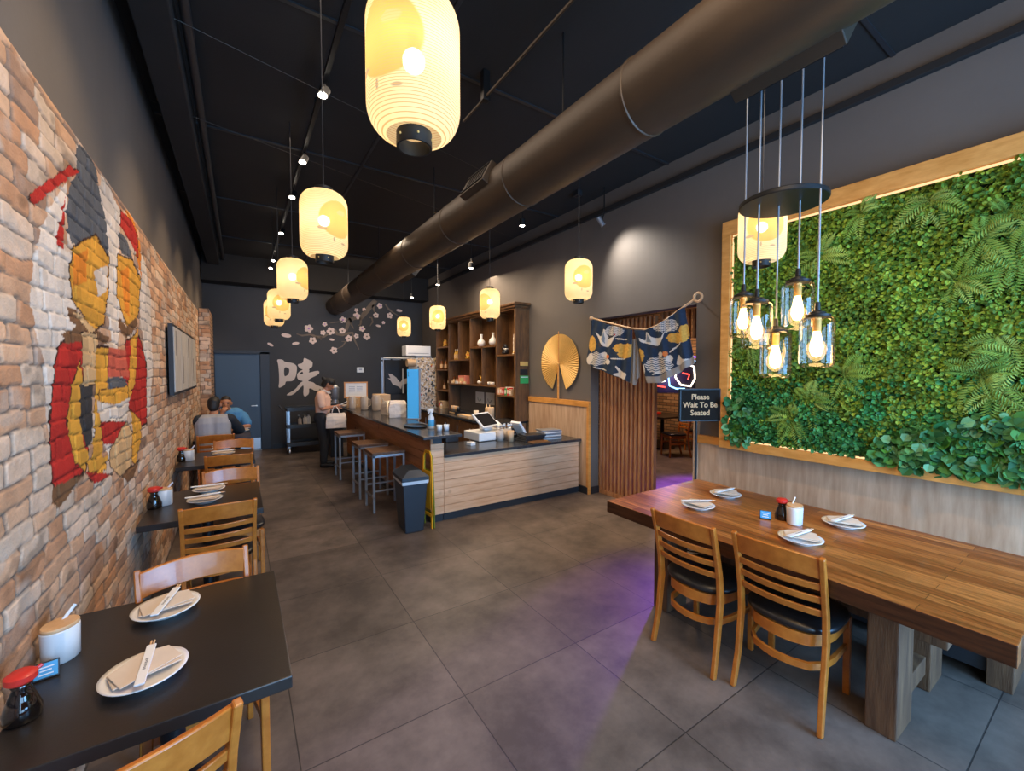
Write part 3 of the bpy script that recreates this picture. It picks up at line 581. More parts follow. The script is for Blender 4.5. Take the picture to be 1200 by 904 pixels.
#==
# ------------------------------------------------------------------ jar pendant cluster
pc = Vector((2.3, 1.045, 0)); dz_ = onX(917, 240, 2.3)
pl_ = thing('pendant_cluster', 'five smoked glass jar pendants hanging from one round black disc', 'pendant lamp', (dz_.x, dz_.y, dz_.z))
MB().lathe([(.19, 0), (.194, .004), (.194, .02), (.19, .024)], 48).build('ceiling_disc', 'blackmetal', pl_, smooth=True)
def jar_at(px, py, k):
    # jar centre at its own place under the disc
    p = onX(px, py, 2.3 + k); return p
jars = [((957, 400), -.05), ((908.5, 415), .0), ((886.5, 381), -.10), ((934.5, 358), .02), ((871, 371), .10)]
proto = None
for (px, py), kx in jars:
    p = jar_at(px, py, kx); q = p - Vector(pl_.location)
    j = thing('jar_lamp', None, None, q); j.parent = pl_
    del_ = MB().open_lathe([(.02, -.122), (.058, -.122), (.068, -.112), (.071, -.10), (.071, .09), (.066, .105), (.05, .115)], 28).build('glass_jar', 'glass', j, smooth=True)
    MB().lathe([(.052, .108), (.052, .122), (.034, .126), (.032, .134), (.012, .142), (.01, .18)], 20).build('jar_cap', 'blackmetal', j, smooth=True)
    MB().lathe([(.001, -.075), (.016, -.07), (.026, -.045), (.026, -.02), (.018, .02), (.013, .045)], 14).build('bulb', 'filament', j, smooth='all')
    MB().tube([(0, 0, .045), (0, 0, .11)], .017, 12).build('lamp_socket', 'brass', j, smooth=True)
    MB().tube([(0, 0, .17), (0, 0, -q.z + .02), (q.x * .0, q.y * .0, ZC - p.z)], .0045, 8).build('cord', 'greymetal', j, smooth=True)
    light('POINT', 'jar_light', (0, 0, -.03), PENDANT_W, (1, .6, .26), parent=j, radius=.05)
tag(MB().lathe([(.11, 0), (.12, .01), (.12, .03)], 24, (0, 0, 0)).build('ceiling_rose', 'blackmetal', pl_, smooth=True, loc=(0, 0, ZC - pl_.location.z - .03)))

# ------------------------------------------------------------------ track and spots
t = thing('track_rail', 'black lighting track under the ceiling above the left aisle', 'lighting track', (.59, 0, 3.98))
MB().box(-.018, .018, -1.4, 10.1, -.015, .02).build('rail', 'blackmetal', t, bevel=.003)
for y in (1.5, 4.0, 6.5, 9.0): MB().tube([(0, y, .02), (0, y, .12)], .006, 6).build('hanger_rod', 'blackmetal', t, smooth=True)
def make_spot():
    t = thing('track_spotlight', 'spot', 'spotlight', (0, 0, 0), 0, 'spotlights on the track')
    MB().tube([(0, 0, .02), (0, 0, -.05)], .008, 8).build('stem', 'blackmetal', t, smooth=True)
    X = Matrix.Translation((0, 0, -.07)) @ Euler((R(-25), R(24), 0)).to_matrix().to_4x4()
    hd = MB().lathe([(.022, .05), (.03, .045), (.032, -.03), (.036, -.045)], 18, X=X).build('lamp_head', 'blackmetal', t, smooth=True)
    MB().ball((0, 0, 0), .034, 14, 8, (1, 1, .45)).build('lens', 'spotlens', t, smooth='all', loc=X @ Vector((0, 0, -.047)))
    return t
sp = make_spot()
for i, (px, py) in enumerate([(375, 110), (350, 188), (340, 230), (330, 273), (321, 305), (313, 322)]):
    p = onX(px, py, .59); y = onZ(px, py, 3.87).y
    o = sp if i == 0 else dup(sp); o.location = (.59, min(y, 9.95), 3.96)
    o['label'] = ['nearest', 'second nearest', 'third nearest', 'fourth nearest', 'fifth nearest', 'farthest'][i] + ' small glowing spotlight on the left aisle lighting track'
for y in (.4, 2.2, 3.9, 5.3, 6.6, 8.0, 9.3):
    light('SPOT', 'track_light', (.59, y, 3.86), TRACK_W * 2.6, (1, .72, .44), target=(-.6, y + .35, 1.9), spot=75, radius=.03, blend=.8)
# pendant downlights on rods over the counter
def make_down():
    t = thing('rod_downlight', 'x', 'downlight', group='small downlights hanging over the counter')
    MB().tube([(0, 0, .05), (0, 0, ZC - 3.35)], .005, 6).build('rod', 'blackmetal', t, smooth=True)
    MB().lathe([(.02, .06), (.035, .05), (.038, -.03), (.034, -.03)], 18).build('lamp_head', 'blackmetal', t, smooth=True)
    MB().ball((0, 0, -.028), .032, 14, 8, (1, 1, .4)).build('lens', 'spotlens', t, smooth='all'); return t
dn = make_down()
for i, (px, py) in enumerate([(612, 262), (552, 312), (513, 332), (482.5, 347)]):
    z = 3.5 if i == 0 else 3.35; k = (3.05, 3.05, 3.1, 3.15)[i]; p = onX(px, py, k); o = dn if i == 0 else dup(dn); o.location = (p.x, p.y, p.z)
    o['label'] = 'small glowing downlight on a rod over the counter, ' + ['nearest of the four', 'second nearest of the four', 'third nearest of the four', 'farthest of the four'][i]
    light('SPOT', 'downlight_beam', (p.x, p.y, p.z - .06), 55, (1, .74, .46), target=(p.x - .1, p.y, 0), spot=100, radius=.03)
p = onX(704, 260, XR - .22); t = thing('wall_spotlight', 'small silver-grey spotlight on an arm high on the right wall', 'spotlight', p)
MB().tube([(.06, .0, ZC - p.z), (.06, 0, .12), (.02, 0, .03)], .008, 8).build('arm', 'blackmetal', t, smooth=True)
X = Euler((R(-18), R(-30), 0)).to_matrix().to_4x4(); MB().lathe([(.018, .07), (.03, .06), (.03, -.04), (.034, -.06)], 18, X=X).build('lamp_head', 'greymetal', t, smooth=True)
light('SPOT', 'wall_spot_beam', p + Vector((-.15, -.05, -.02)), 105, (1, .93, .84), target=(XR, 3.45, 2.75), spot=95, radius=.05, blend=1)
light('SPOT', 'fan_wall_beam', (3.2, 5.1, 3.9), 80, (1, .80, .56), target=(XR, 5.1, 1.9), spot=80, radius=.03, blend=1)
p = onX(677, 225, 3.75); t = thing('ceiling_speaker_mount', 'small black bracket hanging under the ceiling above the right wall', 'bracket', (p.x, p.y, p.z)); MB().tube([(0, 0, 0), (0, 0, ZC - p.z)], .01, 8).build('rod', 'blackmetal', t, smooth=True); MB().box(-.04, .04, -.05, .05, -.06, .03).build('bracket_box', 'blackplastic', t, bevel=.01)

# ------------------------------------------------------------------ living wall
XGF = XR - .16; GY0, GY1 = -1.2, onX(846, 300, XGF).y - .03; GZ0 = onX(846, 516, XGF).z; GZ1 = onX(845, 262, XGF).z; XG = XR - .1
lw = thing('living_wall', 'large wall panel of dense green leaves in an amber wooden frame', 'plant wall', (XR, 0, 0))
fr = MB(); D = -.16
fr.box(D, 0, GY0, GY1 + .03, GZ0 - .075, GZ0); fr.box(D, 0, GY0, GY1 + .03, GZ1 - .13, GZ1); fr.box(D, 0, GY1 - .05, GY1 + .03, GZ0, GZ1 - .13)
fr.build('frame', 'trim', lw, bevel=.004)
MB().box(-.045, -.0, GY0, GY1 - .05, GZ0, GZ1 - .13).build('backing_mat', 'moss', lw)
ls = MB(); ls.tube([(-.125, GY0, GZ1 - .145), (-.125, GY1 - .06, GZ1 - .145)], .009, 6); ls.tube([(-.125, GY0, GZ0 + .012), (-.125, GY1 - .06, GZ0 + .012)], .008, 6); ls.tube([(-.125, GY1 - .062, GZ0 + .02), (-.125, GY1 - .062, GZ1 - .16)], .007, 6)
ls.build('led_strip', 'led', lw)
def leaves(name, n, size, palette, yr, zr, x0, x1, dens=None, droop=.4, wide=.42, seed=1):
    r = np.random.default_rng(seed); y = r.uniform(*yr, n); z = r.uniform(*zr, n)
    if dens is not None:
        k = dens(y, z) > r.uniform(0, 1, n); y = y[k]; z = z[k]; n = len(y)
    cl = fbm(y * 7, z * 7, seed + 50); dep = x0 + (x1 - x0) * (.35 * r.uniform(0, 1, n) + .65 * np.clip((cl - .2) * 1.7, 0, 1))
    sz = size * r.uniform(.65, 1.3, n); nrm = np.stack([-np.ones(n), r.normal(0, .5, n), r.normal(.25, .5, n)], -1); nrm /= np.linalg.norm(nrm, axis=1)[:, None]
    ang = r.uniform(0, 2 * math.pi, n); t = np.stack([np.zeros(n), np.cos(ang), np.sin(ang) - droop], -1); t -= nrm * (t * nrm).sum(1)[:, None]; t /= np.linalg.norm(t, axis=1)[:, None]; s = np.cross(nrm, t)
    P = np.stack([-dep, y, z], -1); out = []
    for a, b, c in ((0, 0, 0), (wide, .3, .12), (wide * .85, .72, .08), (0, 1, -.08), (-wide * .85, .72, .08), (-wide, .3, .12)):
        out.append(P + (s * a + t * b + nrm * c) * sz[:, None])
    Vv = np.stack(out, 1).reshape(-1, 3); i = np.arange(n)[:, None] * 6; q = np.concatenate([i + np.array([0, 1, 2, 3]), i + np.array([0, 3, 4, 5])])
    pa = np.array([lin(c) for c in palette]); c = pa[r.integers(0, len(pa), n)] * .82 * (.7 + .6 * fbm(y * 5, z * 5, seed + 9))[:, None] * r.uniform(.75, 1.25, n)[:, None]
    Vv[:, 2] = np.clip(Vv[:, 2], GZ0 - .06, GZ1 - .08); o = np_mesh(name, Vv, q, 'leaf', np.repeat(c, 6, 0), lw, smooth=False); o['kind'] = 'stuff'; return o
M['leaf'] = attr_mat('leaf_surface', .6, 0.001, 50, spec=.25)
yr, zr = (GY0, GY1 - .06), (GZ0 + .02, GZ1 - .15)
leaves('small_leaf_foliage', 62000, .029, [(104, 140, 40), (124, 156, 50), (84, 122, 38), (138, 166, 58), (70, 110, 38)], yr, zr, .05, .17, seed=2)
def lowd(y, z): return np.clip((1.75 - z + .25 * (fbm(y * 2, z * 2, 77) - .5)) * 2.2, 0, 1)
leaves('deep_green_foliage', 32000, .029, [(44, 118, 56), (58, 138, 70), (36, 98, 48), (80, 154, 84)], yr, (zr[0], 1.95), .06, .185, dens=lowd, seed=3)
def brd(y, z): return ((z < 1.2 + .45 * np.clip(1.15 - y, 0, .6)) & (y < 1.3) & (fbm(y * 2.3, z * 2.3, 91) > .42)) * .8 + ((y > 2.05) & (z < 1.45)) * .6
leaves('broad_leaf_foliage', 9000, .062, [(56, 116, 60), (78, 140, 80), (40, 92, 46), (100, 150, 100), (66, 120, 40)], yr, (zr[0] - .02, 1.75), .12, .21, dens=brd, seed=4, wide=.5)
# fern clumps: fronds with leaflets
fv = []; fq = []; fc = []
r_ = np.random.default_rng(8)
def frond(c, ang, L_, out):
    base = np.array([-.12, c[0], c[1]]); n = 15
    d = np.array([0, math.cos(ang), math.sin(ang)]); s = np.array([0, -math.sin(ang), math.cos(ang)]); col = np.array(lin([(120, 148, 60), (104, 140, 56), (138, 160, 74)][r_.integers(3)])) * r_.uniform(.8, 1.2)
    for k in range(n):
        u = k / (n - 1); p = base + d * L_ * u + np.array([-out * math.sin(u * 2.4), 0, -.05 * u * u]); w = L_ * .24 * math.sin(math.pi * (.12 + .86 * u)) ** .8
        for sg in (-1, 1):
            q = p + (s * sg * .95 + d * .45) * w; ww = d * L_ * .028; b = len(fv)
            for vv in (p - ww, (p + q) / 2 - ww * 1.2 - np.array([.004, 0, 0]), q, (p + q) / 2 + ww * 1.2 - np.array([.004, 0, 0])): fv.append(vv); fc.append(col)
            fq.append((b, b + 1, b + 2, b + 3))
for (px, py) in ((990, 440), (950, 470), (930, 490), (1010, 250), (1090, 235), (1190, 300), (1175, 395), (1150, 440), (1165, 460), (1195, 420), (1120, 330), (960, 300), (1180, 250), (880, 400), (1150, 280)):
    q = onX(px, py, XR - .12)
    for k in range(9): frond((q.y, q.z), r_.uniform(0, 2 * math.pi), r_.uniform(.12, .24), r_.uniform(.03, .09))
fo = np_mesh('fern_foliage', np.array(fv), np.array(fq), 'leaf', np.array(fc), lw, smooth=False); fo['kind'] = 'stuff'

# ------------------------------------------------------------------ dado panels
YD = YO0
def dado(name, x, y0, y1, z1, lab):
    t = thing(name, lab, 'wall panelling', (x, y0, 0)); MB().box(-.03, 0, 0, y1 - y0, .0, z1).build('panel', 'dado', t); return t
t = dado('wainscot_panel', XR, GY0, YO0 - .005, GZ0 - .08, 'grey-brown laminate wainscot below the plant wall')
MB().box(-.04, .0, YO0 - GY0 - .06, YO0 - GY0 - .005, 0, GZ0 + .32).build('edge_strip', 'dado', t, bevel=.003); MB().box(-.05, 0, GY1 - GY0 + .03, YO0 - GY0 - .06, GZ0 - .08, GZ0 - .0).build('cap_rail', 'trim', t)
t = dado('wainscot_panel', XR, YO1, 5.74, 1.26, 'grey-brown laminate wainscot under the gold fan')
MB().box(-.045, .0, -.012, 5.74 - YO1, 1.235, 1.315).build('cap_rail', 'trim', t, bevel=.003); MB().box(-.045, .0, -.015, .03, 0, 1.235).build('corner_strip', 'trim', t, bevel=.003)
# slat screen
y_a, y_b = 3.34, YO1 - .02; t = thing('slat_screen', 'tall brown wooden slat screen half closing the side opening', 'screen', (4.30, y_a, 0)); n = 14
m = MB()
for k in range(n):
    y = k * (y_b - y_a - .03) / (n - 1); m.box(-.02, .04, y, y + .032, .06, ZO - .03)
s_ = m.build('slats', 'slat', t, bevel=.003)
MB().box(-.02, .05, -.02, y_b - y_a + .0, .0, .06).build('bottom_rail', 'slat', t, bevel=.003)
# slats hanging over the opening
t = thing('slat_valance', 'short upright slats filling the top of the side opening', 'screen', (4.34, YO0, 0)); m = MB()
for k in range(9): y = .02 + k * .072; m.box(0, .05, y, y + .032, 2.12, ZO)
m.build('slats', 'slat', t, bevel=.003)
#==MARK2
# ================================================================== CHAIRS AND TABLES
def make_chair():
    t = thing('dining_chair', 'x', 'chair')
    hw = .198
    for s in (-1, 1):
        x = s * hw
        MB().bar([(x * 1.03, -.235, 0), (x * 1.0, -.195, .18), (x, -.165, .42), (x, -.178, .56), (x, -.215, .72), (x * 1.02, -.262, .875)], .024, [.034, .04, .046, .042, .036, .026]).build('rear_leg', 'chair', t, bevel=.005)
        MB().bar([(s * .186, .205, 0), (s * .186, .195, .43)], .032, [.026, .036]).build('front_leg', 'chair', t, bevel=.005)
    def arc(z, y, bow, h, th, n=9, zc=0):
        pts = []
        for i in range(n):
            u = -1 + 2 * i / (n - 1); pts.append((u * (hw - .002), y - bow * (1 - u * u), z + zc * (1 - u * u)))
        m = MB(); b = []; vs = []
        for p in pts:
            for dy, dz in ((-th / 2, -h / 2), (th / 2, -h / 2), (th / 2, h / 2), (-th / 2, h / 2)): vs.append((p[0], p[1] + dy - dz * .22, p[2] + dz))
        fs = [(3, 2, 1, 0), tuple((n - 1) * 4 + k for k in range(4))] + [(i * 4 + k, i * 4 + (k + 1) % 4, (i + 1) * 4 + (k + 1) % 4, (i + 1) * 4 + k) for i in range(n - 1) for k in range(4)]
        return m.add(vs, fs)
    arc(.812, -.236, .04, .108, .02, zc=.012).build('top_rail', 'chair', t, bevel=.005, smooth=True)
    for z, y in ((.715, -.214), (.645, -.197), (.575, -.182)): arc(z, y, .035, .036, .016).build('back_slat', 'chair', t, bevel=.004, smooth=True)
    def hoop(z, h, r0):
        pts = [(-.19, .18), (-.19, .0), (-.175, -.1), (-.13, -.165), (-.06, -.195), (0, -.203), (.06, -.195), (.13, -.165), (.175, -.1), (.19, 0), (.19, .18)]
        m = MB(); n = len(pts); vs = []
        for (x, y) in pts:
            L_ = math.hypot(x, y); 
            for k, dz in ((0, -h / 2), (1, -h / 2), (1, h / 2), (0, h / 2)): f = 1 - k * .018 / L_; vs.append((x * f, y * f, z + dz))
        fs = [(3, 2, 1, 0), tuple((n - 1) * 4 + k for k in range(4))] + [(i * 4 + k, i * 4 + (k + 1) % 4, (i + 1) * 4 + (k + 1) % 4, (i + 1) * 4 + k) for i in range(n - 1) for k in range(4)]
        return m.add(vs, fs)
    hoop(.405, .06, 0).build('seat_apron', 'chair', t, smooth=True); MB().box(-.18, .18, .185, .203, .375, .435).build('front_rail', 'chair', t, bevel=.004)
    hoop(.27, .034, 0).build('stretcher', 'chair', t, smooth=True)
    m = MB(); pr = [(.001, .436), (.19, .436), (.212, .446), (.216, .462), (.205, .476), (.15, .484), (.001, .486)]; seg = 36; vs = []; fs = []
    for r, z in pr:
        for k in range(seg):
            a = 2 * math.pi * k / seg; c, s = math.cos(a), math.sin(a); e = 4.5 if s > 0 else 2.6; q = (abs(c) ** e + abs(s) ** e) ** (-1 / e); vs.append((c * r * q * 1.0, .015 + s * r * q, z))
    for i in range(len(pr) - 1):
        for k in range(seg): k2 = (k + 1) % seg; fs.append((i * seg + k, i * seg + k2, (i + 1) * seg + k2, (i + 1) * seg + k))
    m.add(vs, fs).build('seat', 'vinyl', t, smooth='all'); return t
ch = make_chair(); first = [True]
def chair(x, y, rz, lab, group, z=0):
    """x, y: where the middle of the top rail stands; chair faces its local +Y turned by rz"""
    o = ch if first[0] else dup(ch); first[0] = False
    off = Matrix.Rotation(rz, 3, 'Z') @ Vector((0, -.262, 0)); o.location = (x - off.x, y - off.y, z); o.rotation_euler = (0, 0, rz); o['label'] = lab; o['group'] = group; return o
g1 = 'wooden chairs along the brick wall'
chair(-.215, 1.235, R(17), 'honey wood chair at the lower left corner, near side of nearest black table', g1)
chair(-.195, 2.43, R(180 + 9), 'honey wood chair tucked under the far side of nearest black table', g1)
chair(-.13, 3.32, R(3), 'honey wood slatted chair at the near side of the second black table', g1)
chair(-.08, 4.46, R(183), 'honey wood chair at the far side of the second black table', g1)
chair(-.11, 5.22, R(-1), 'honey wood chair at the near side of the third black table', g1)
chair(-.08, 6.33, R(181), 'honey wood chair at the far side of the third black table', g1)
chair(-.29, 6.93, R(2), 'reddish wood chair under the seated person in grey', g1)
chair(-.23, 8.62, R(180), 'wooden chair under the seated person in blue', g1)
g2 = 'wooden chairs at the long plank table'
chair(2.185, 1.505, R(-90), 'honey wood slatted chair at the plank table, left of the pair', g2)
chair(2.245, 1.01, R(-87), 'honey wood slatted chair at the plank table, right of the pair and closer', g2)

def make_black_table():
    t = thing('cafe_table', 'x', 'table', group='black tables along the brick wall')
    MB().box(-.35, .35, -.43, .43, .71, .752).build('tabletop', 'tabletop', t, bevel=.004)
    MB().lathe([(.04, .03), (.036, .06), (.036, .67)], 20, (0, -.06, 0)).build('column', 'blackmetal', t, smooth=True)
    MB().box(-.28, .28, -.11, -.01, .0, .035).box(-.05, .05, -.33, .30, .0, .035).build('base', 'blackmetal', t, bevel=.008)
    MB().box(-.25, .25, -.03, .03, .67, .71).build('top_bracket', 'blackmetal', t); return t
tb = make_black_table(); TX = -.225
tabs = [(1.935, 'nearest black table by the brick wall, with the white canister'), (3.93, 'second black table from the camera by the brick wall'), (5.86, 'third black table from the camera by the brick wall'), (7.76, 'farthest black table, between the two seated people')]
for i, (y, lab) in enumerate(tabs):
    o = tb if i == 0 else dup(tb); o.location = (TX, y, 0); o['label'] = lab
ZT = .752
# ---- tableware
def make_plate():
    m = MB(); m.lathe([(.001, .006), (.055, .006), (.062, .0), (.068, .0), (.07, .008), (.100, .020), (.112, .025), (.113, .028), (.098, .024), (.068, .013), (.001, .011)], 44)
    return m.build('plate', 'white', smooth='all')
def make_napkin():
    m = MB()
    X1 = Euler((0, 0, R(14))).to_matrix().to_4x4(); m.box(-.085, .085, -.045, .045, .0, .004)
    vs = [(-.085, -.045, .005), (.085, -.045, .005), (.09, .04, .012), (.02, .075, .014), (-.075, .05, .010)]
    n = 5; m.add(vs + [(x, y, z + .003) for x, y, z in vs], [tuple(reversed(range(n))), tuple(range(n, 2 * n))] + [(i, (i + 1) % n, n + (i + 1) % n, n + i) for i in range(n)], X1)
    return m.build('napkin', 'napkin', bevel=.0015)
def make_sticks():
    t = thing('chopstick_sleeve', 'x', 'chopsticks')
    MB().box(-.125, .095, -.013, .013, 0, .006).build('sleeve', 'whitepaper', t, bevel=.002)
    m = MB()
    for s in (-.004, .004): m.tube([(.08, s, .003), (.112, s, .003)], .003, 8)
    a = MB().tube([(.08, -.004, .003), (.122, -.004, .003)], .003, 8).build('chopstick', 'bamboo', t, smooth=True); b = MB().tube([(.08, .004, .003), (.122, .004, .003)], .003, 8).build('chopstick', 'bamboo', t, smooth=True)
    mk = MB()
    for k in range(7): mk.box(-.05 + k * .009, -.045 + k * .009, -.004 + .001 * (k % 2), .004 - .001 * (k % 3), .0058, .0066)
    mk.build('sleeve_print', 'greymetal', t); return t
P_, N_, C_ = make_plate(), make_napkin(), make_sticks(); ff = [1]
def setting(px, py, ang, where, i, zt=ZT, sc=1, nang=None):
    global P_, N_, C_
    p = onZ(px, py, zt + .015); k = ff[0]; ff[0] = 0
    a = P_ if k else P_.copy(); b = N_ if k else N_.copy()
    for o in (a, b):
        if not k: COL.objects.link(o)
    c = C_ if k else dup(C_)
    a.location = (p.x, p.y, zt); a.scale = (sc,) * 3; b.location = (p.x, p.y, zt + .0285); b.rotation_euler = (0, 0, R(ang + (nang if nang is not None else -22))); c.location = (p.x + .005, p.y, zt + .05); c.rotation_euler = (0, 0, R(ang))
    tag(a, 'white round plate ' + where, 'plate', 'white plates'); tag(b, 'tan napkin on the plate ' + where, 'napkin', 'folded napkins on plates'); tag(c, 'chopstick sleeve on the plate ' + where, 'chopsticks', 'wrapped chopsticks on plates')
def dirang(p, q, z=ZT): a = onZ(*p, z); b = onZ(*q, z); return math.degrees(math.atan2(b.y - a.y, b.x - a.x))
setting(170, 789, dirang((166, 820), (186, 752)), 'closest to the camera on the nearest black table', 0, sc=1.0, nang=-70)
setting(195, 713, dirang((175, 733), (210, 690)), 'behind another plate on the nearest black table', 1, sc=1.0, nang=-70)
setting(240, 586, 10, 'on the second black table, nearer one', 2); setting(245, 574, 0, 'on the second black table, farther one', 3)
setting(262, 532, 0, 'on the third black table, nearer one', 4); setting(261, 525.5, 20, 'on the third black table, farther one', 5)
setting(938, 632, dirang((922, 637), (960, 625)), 'on the plank table, in front of the white canister', 6, nang=-60)
setting(988, 614, dirang((970, 620), (1005, 609)), 'on the plank table, rightmost of the four', 7, nang=-60)
setting(818, 593, dirang((808, 590), (830, 590)), 'on the plank table, leftmost of the four', 8, nang=-60)
setting(850, 580, dirang((838, 583), (862, 577)), 'on the plank table, farthest from the chairs on the left', 9, nang=-60)
setting(283, 505, 0, 'on the farthest black table by the person in blue', 10)
# soy bottles
def make_soy():
    t = thing('soy_sauce_bottle', 'x', 'bottle', group='soy sauce bottles with red caps')
    MB().lathe([(.001, 0), (.032, 0), (.036, .006), (.036, .03), (.024, .065), (.017, .085), (.022, .098)], 24).build('glass_body', 'soy', t, smooth='all')
    MB().lathe([(.024, .098), (.030, .104), (.030, .118), (.022, .124), (.001, .125)], 24).build('cap', 'red', t, smooth=True)
    MB().tube([(.028, 0, .112), (.040, 0, .117)], .005, 8).build('spout', 'red', t, smooth=True); return t
so = make_soy()
def make_can(sp=True):
    t = thing('napkin_canister', 'x', 'canister', group='white canisters with wooden lids')
    MB().lathe([(.001, 0), (.047, 0), (.052, .005), (.054, .11), (.050, .114), (.001, .114)], 32, sx=1.0, sy=.85).build('body', 'whiteplastic', t, smooth=True)
    MB().lathe([(.001, .114), (.052, .114), (.053, .122), (.05, .126), (.001, .126)], 32, sx=1.0, sy=.85).build('lid', 'bamboo', t, smooth=True)
    MB().cbox((.035, .01, .135), (.012, .006, .07), (R(15), R(38), 0)).build('spoon_handle', 'whitepaper', t, bevel=.002); return t
ca = make_can()
def make_card():
    t = thing('table_card', 'x', 'card', group='small table cards')
    X = Euler((R(-18), 0, 0)).to_matrix().to_4x4()
    MB().box(-.032, .032, -.005, .003, 0, .055, X).box(-.032, .032, .02, .026, 0, .048).build('holder', 'blackplastic', t, bevel=.002)
    MB().box(-.028, .028, -.0065, -.005, .006, .051, X).build('printed_face', 'bluecard', t)
    m = MB(); m.box(-.020, .020, -.0072, -.0065, .036, .040, X).box(-.014, .014, -.0072, -.0065, .026, .030, X).box(-.018, .018, -.0072, -.0065, .014, .018, X); m.build('print', 'whitepaper', t); return t
cd = make_card()
k = [1, 1, 1]
def place(proto, n, px, py, rz, lab, zt=ZT, sc=1, at=None):
    o = proto if k[n] else dup(proto); k[n] = 0; p = onZ(px, py, zt) if at is None else Vector(at); o.location = (p.x, p.y, zt); o.rotation_euler = (0, 0, R(rz)); o.scale = (sc,) * 3; o['label'] = lab
place(so, 0, 0, 0, 40, 'dark soy sauce bottle with red cap on the nearest black table', at=(-.54, 1.735, 0), sc=1.12)
place(ca, 1, 72, 772, 60, 'white canister with a wooden lid on the nearest black table', sc=1.0)
place(cd, 2, 54, 796, 12, 'small black-framed card between soy bottle and canister, nearest black table', sc=.95)
place(so, 0, 181, 596, 0, 'soy sauce bottle with red cap on the second black table', sc=1.25); place(ca, 1, 192, 592, 0, 'white canister behind the soy bottle on the second black table', sc=1)
place(so, 0, 213, 541, 0, 'soy sauce bottle with red cap on the third black table', sc=1.25); place(ca, 1, 221, 540, 0, 'white canister beside the soy bottle on the third black table', sc=1)
place(so, 0, 916, 609, 0, 'soy sauce bottle with red cap on the plank table', sc=1.15); place(ca, 1, 931, 614, 20, 'white canister with a wooden lid on the plank table', sc=1.0)
place(cd, 2, 897, 609, -65, 'small blue table card on the plank table', sc=1.05)

# ---- long plank table
t = thing('communal_table', 'long reclaimed wood plank table by the plant wall', 'table', (2.34, .23, 0))
LY, LXw = 2.02, 1.17
MB().box(0, LXw, 0, LY, .665, .752).build('tabletop', 'butcher', t, bevel=.004)
for y in (.37, 1.62):
    for x in (.205, .76):
        MB().box(x, x + .23, y, y + .12, .05 if 0 else 0, .665).build('leg', 'legwood', t, bevel=.006)
    MB().box(.435, .76, y + .02, y + .10, .09, .19).build('cross_rail', 'legwood', t, bevel=.004)
MB().box(.48, .60, .26, 1.86, .40, .54).build('stretcher', 'legwood', t, bevel=.005)
for y in (.285, 1.77): MB().box(.51, .57, y, y + .045, .54, .60).build('wedge', 'legwood', t, bevel=.004)
b = thing('bench', 'black bench between the plank table and the wall', 'bench', (3.45, .35, 0))
MB().box(.02, .58, .04, 1.75, .06, .42).build('seat_box', 'blackpaint', b, bevel=.005); MB().box(-.02, .59, -.01, 1.79, .42, .47).build('seat', 'vinyl', b, bevel=.02)
MB().box(-.0, .58, 0, .10, 0, .42).build('leg', 'legwood', b, bevel=.004); MB().box(-.0, .58, 1.69, 1.79, 0, .42).build('leg', 'legwood', b, bevel=.004)

# ---- wall sign stand
t = thing('sign_stand', 'black Please Wait To Be Seated sign on a thin black pole', 'sign', (3.76, 2.42, 0))
pp = onX(816, 500, 3.76)
t.location = (3.76, pp.y, 0); fc = Vector((0, 0, H)) - Vector((3.76, pp.y, H)); yaw = math.atan2(fc.y, fc.x) + R(90)
yaw = R(-28)
c0, c1 = onX(796, 457, 3.76), onX(843, 494, 3.76)
t.rotation_euler = (0, 0, yaw); d_ = pp.length
sw = .20; zc_ = onX(819, 475, 3.76).z
MB().box(-sw + .03, sw + .03, -.012, .012, zc_ - .155, zc_ + .155).build('sign_board', 'signboard', t, bevel=.003)
f = MB(); z0, z1 = zc_ - .16, zc_ + .16
for a in ((-sw + .02, sw + .04, -.018, .016, z1 - .012, z1), (-sw + .02, sw + .04, -.018, .016, z0, z0 + .012), (-sw + .02, -sw + .032, -.018, .016, z0, z1), (sw + .028, sw + .04, -.018, .016, z0, z1)): f.box(*a)
f.build('sign_frame', 'blackmetal', t)
MB().tube([(0, .0, .02), (0, .0, z0)], .011, 12).build('pole', 'blackmetal', t, smooth=True); MB().lathe([(.16, 0), (.16, .012), (.03, .025)], 32).build('base', 'blackmetal', t, smooth=True)
def text(body, size, m, parent, loc, rot, name='lettering', ext=.001, align='CENTER', off=0):
    c = bpy.data.curves.new(name, 'FONT'); c.body = body; c.size = size; c.extrude = ext; c.align_x = align; c.align_y = 'CENTER'; c.offset = off; c.materials.append(M[m]); c.space_line = .92
    tmp = bpy.data.objects.new(name, c); COL.objects.link(tmp); bpy.context.view_layer.update()
    me = bpy.data.meshes.new_from_object(tmp.evaluated_get(bpy.context.evaluated_depsgraph_get())); bpy.data.objects.remove(tmp); me.materials.clear(); me.materials.append(M[m])
    o = bpy.data.objects.new(name, me); COL.objects.link(o); o.parent = parent; o.location = loc; o.rotation_euler = rot; return o
for s, z in (('Please', .078), ('Wait To Be', 0), ('Seated', -.078)): text(s, .074, 'goldtext', t, (.03, -.0135, zc_ + z), (R(90), 0, 0), off=.0012)

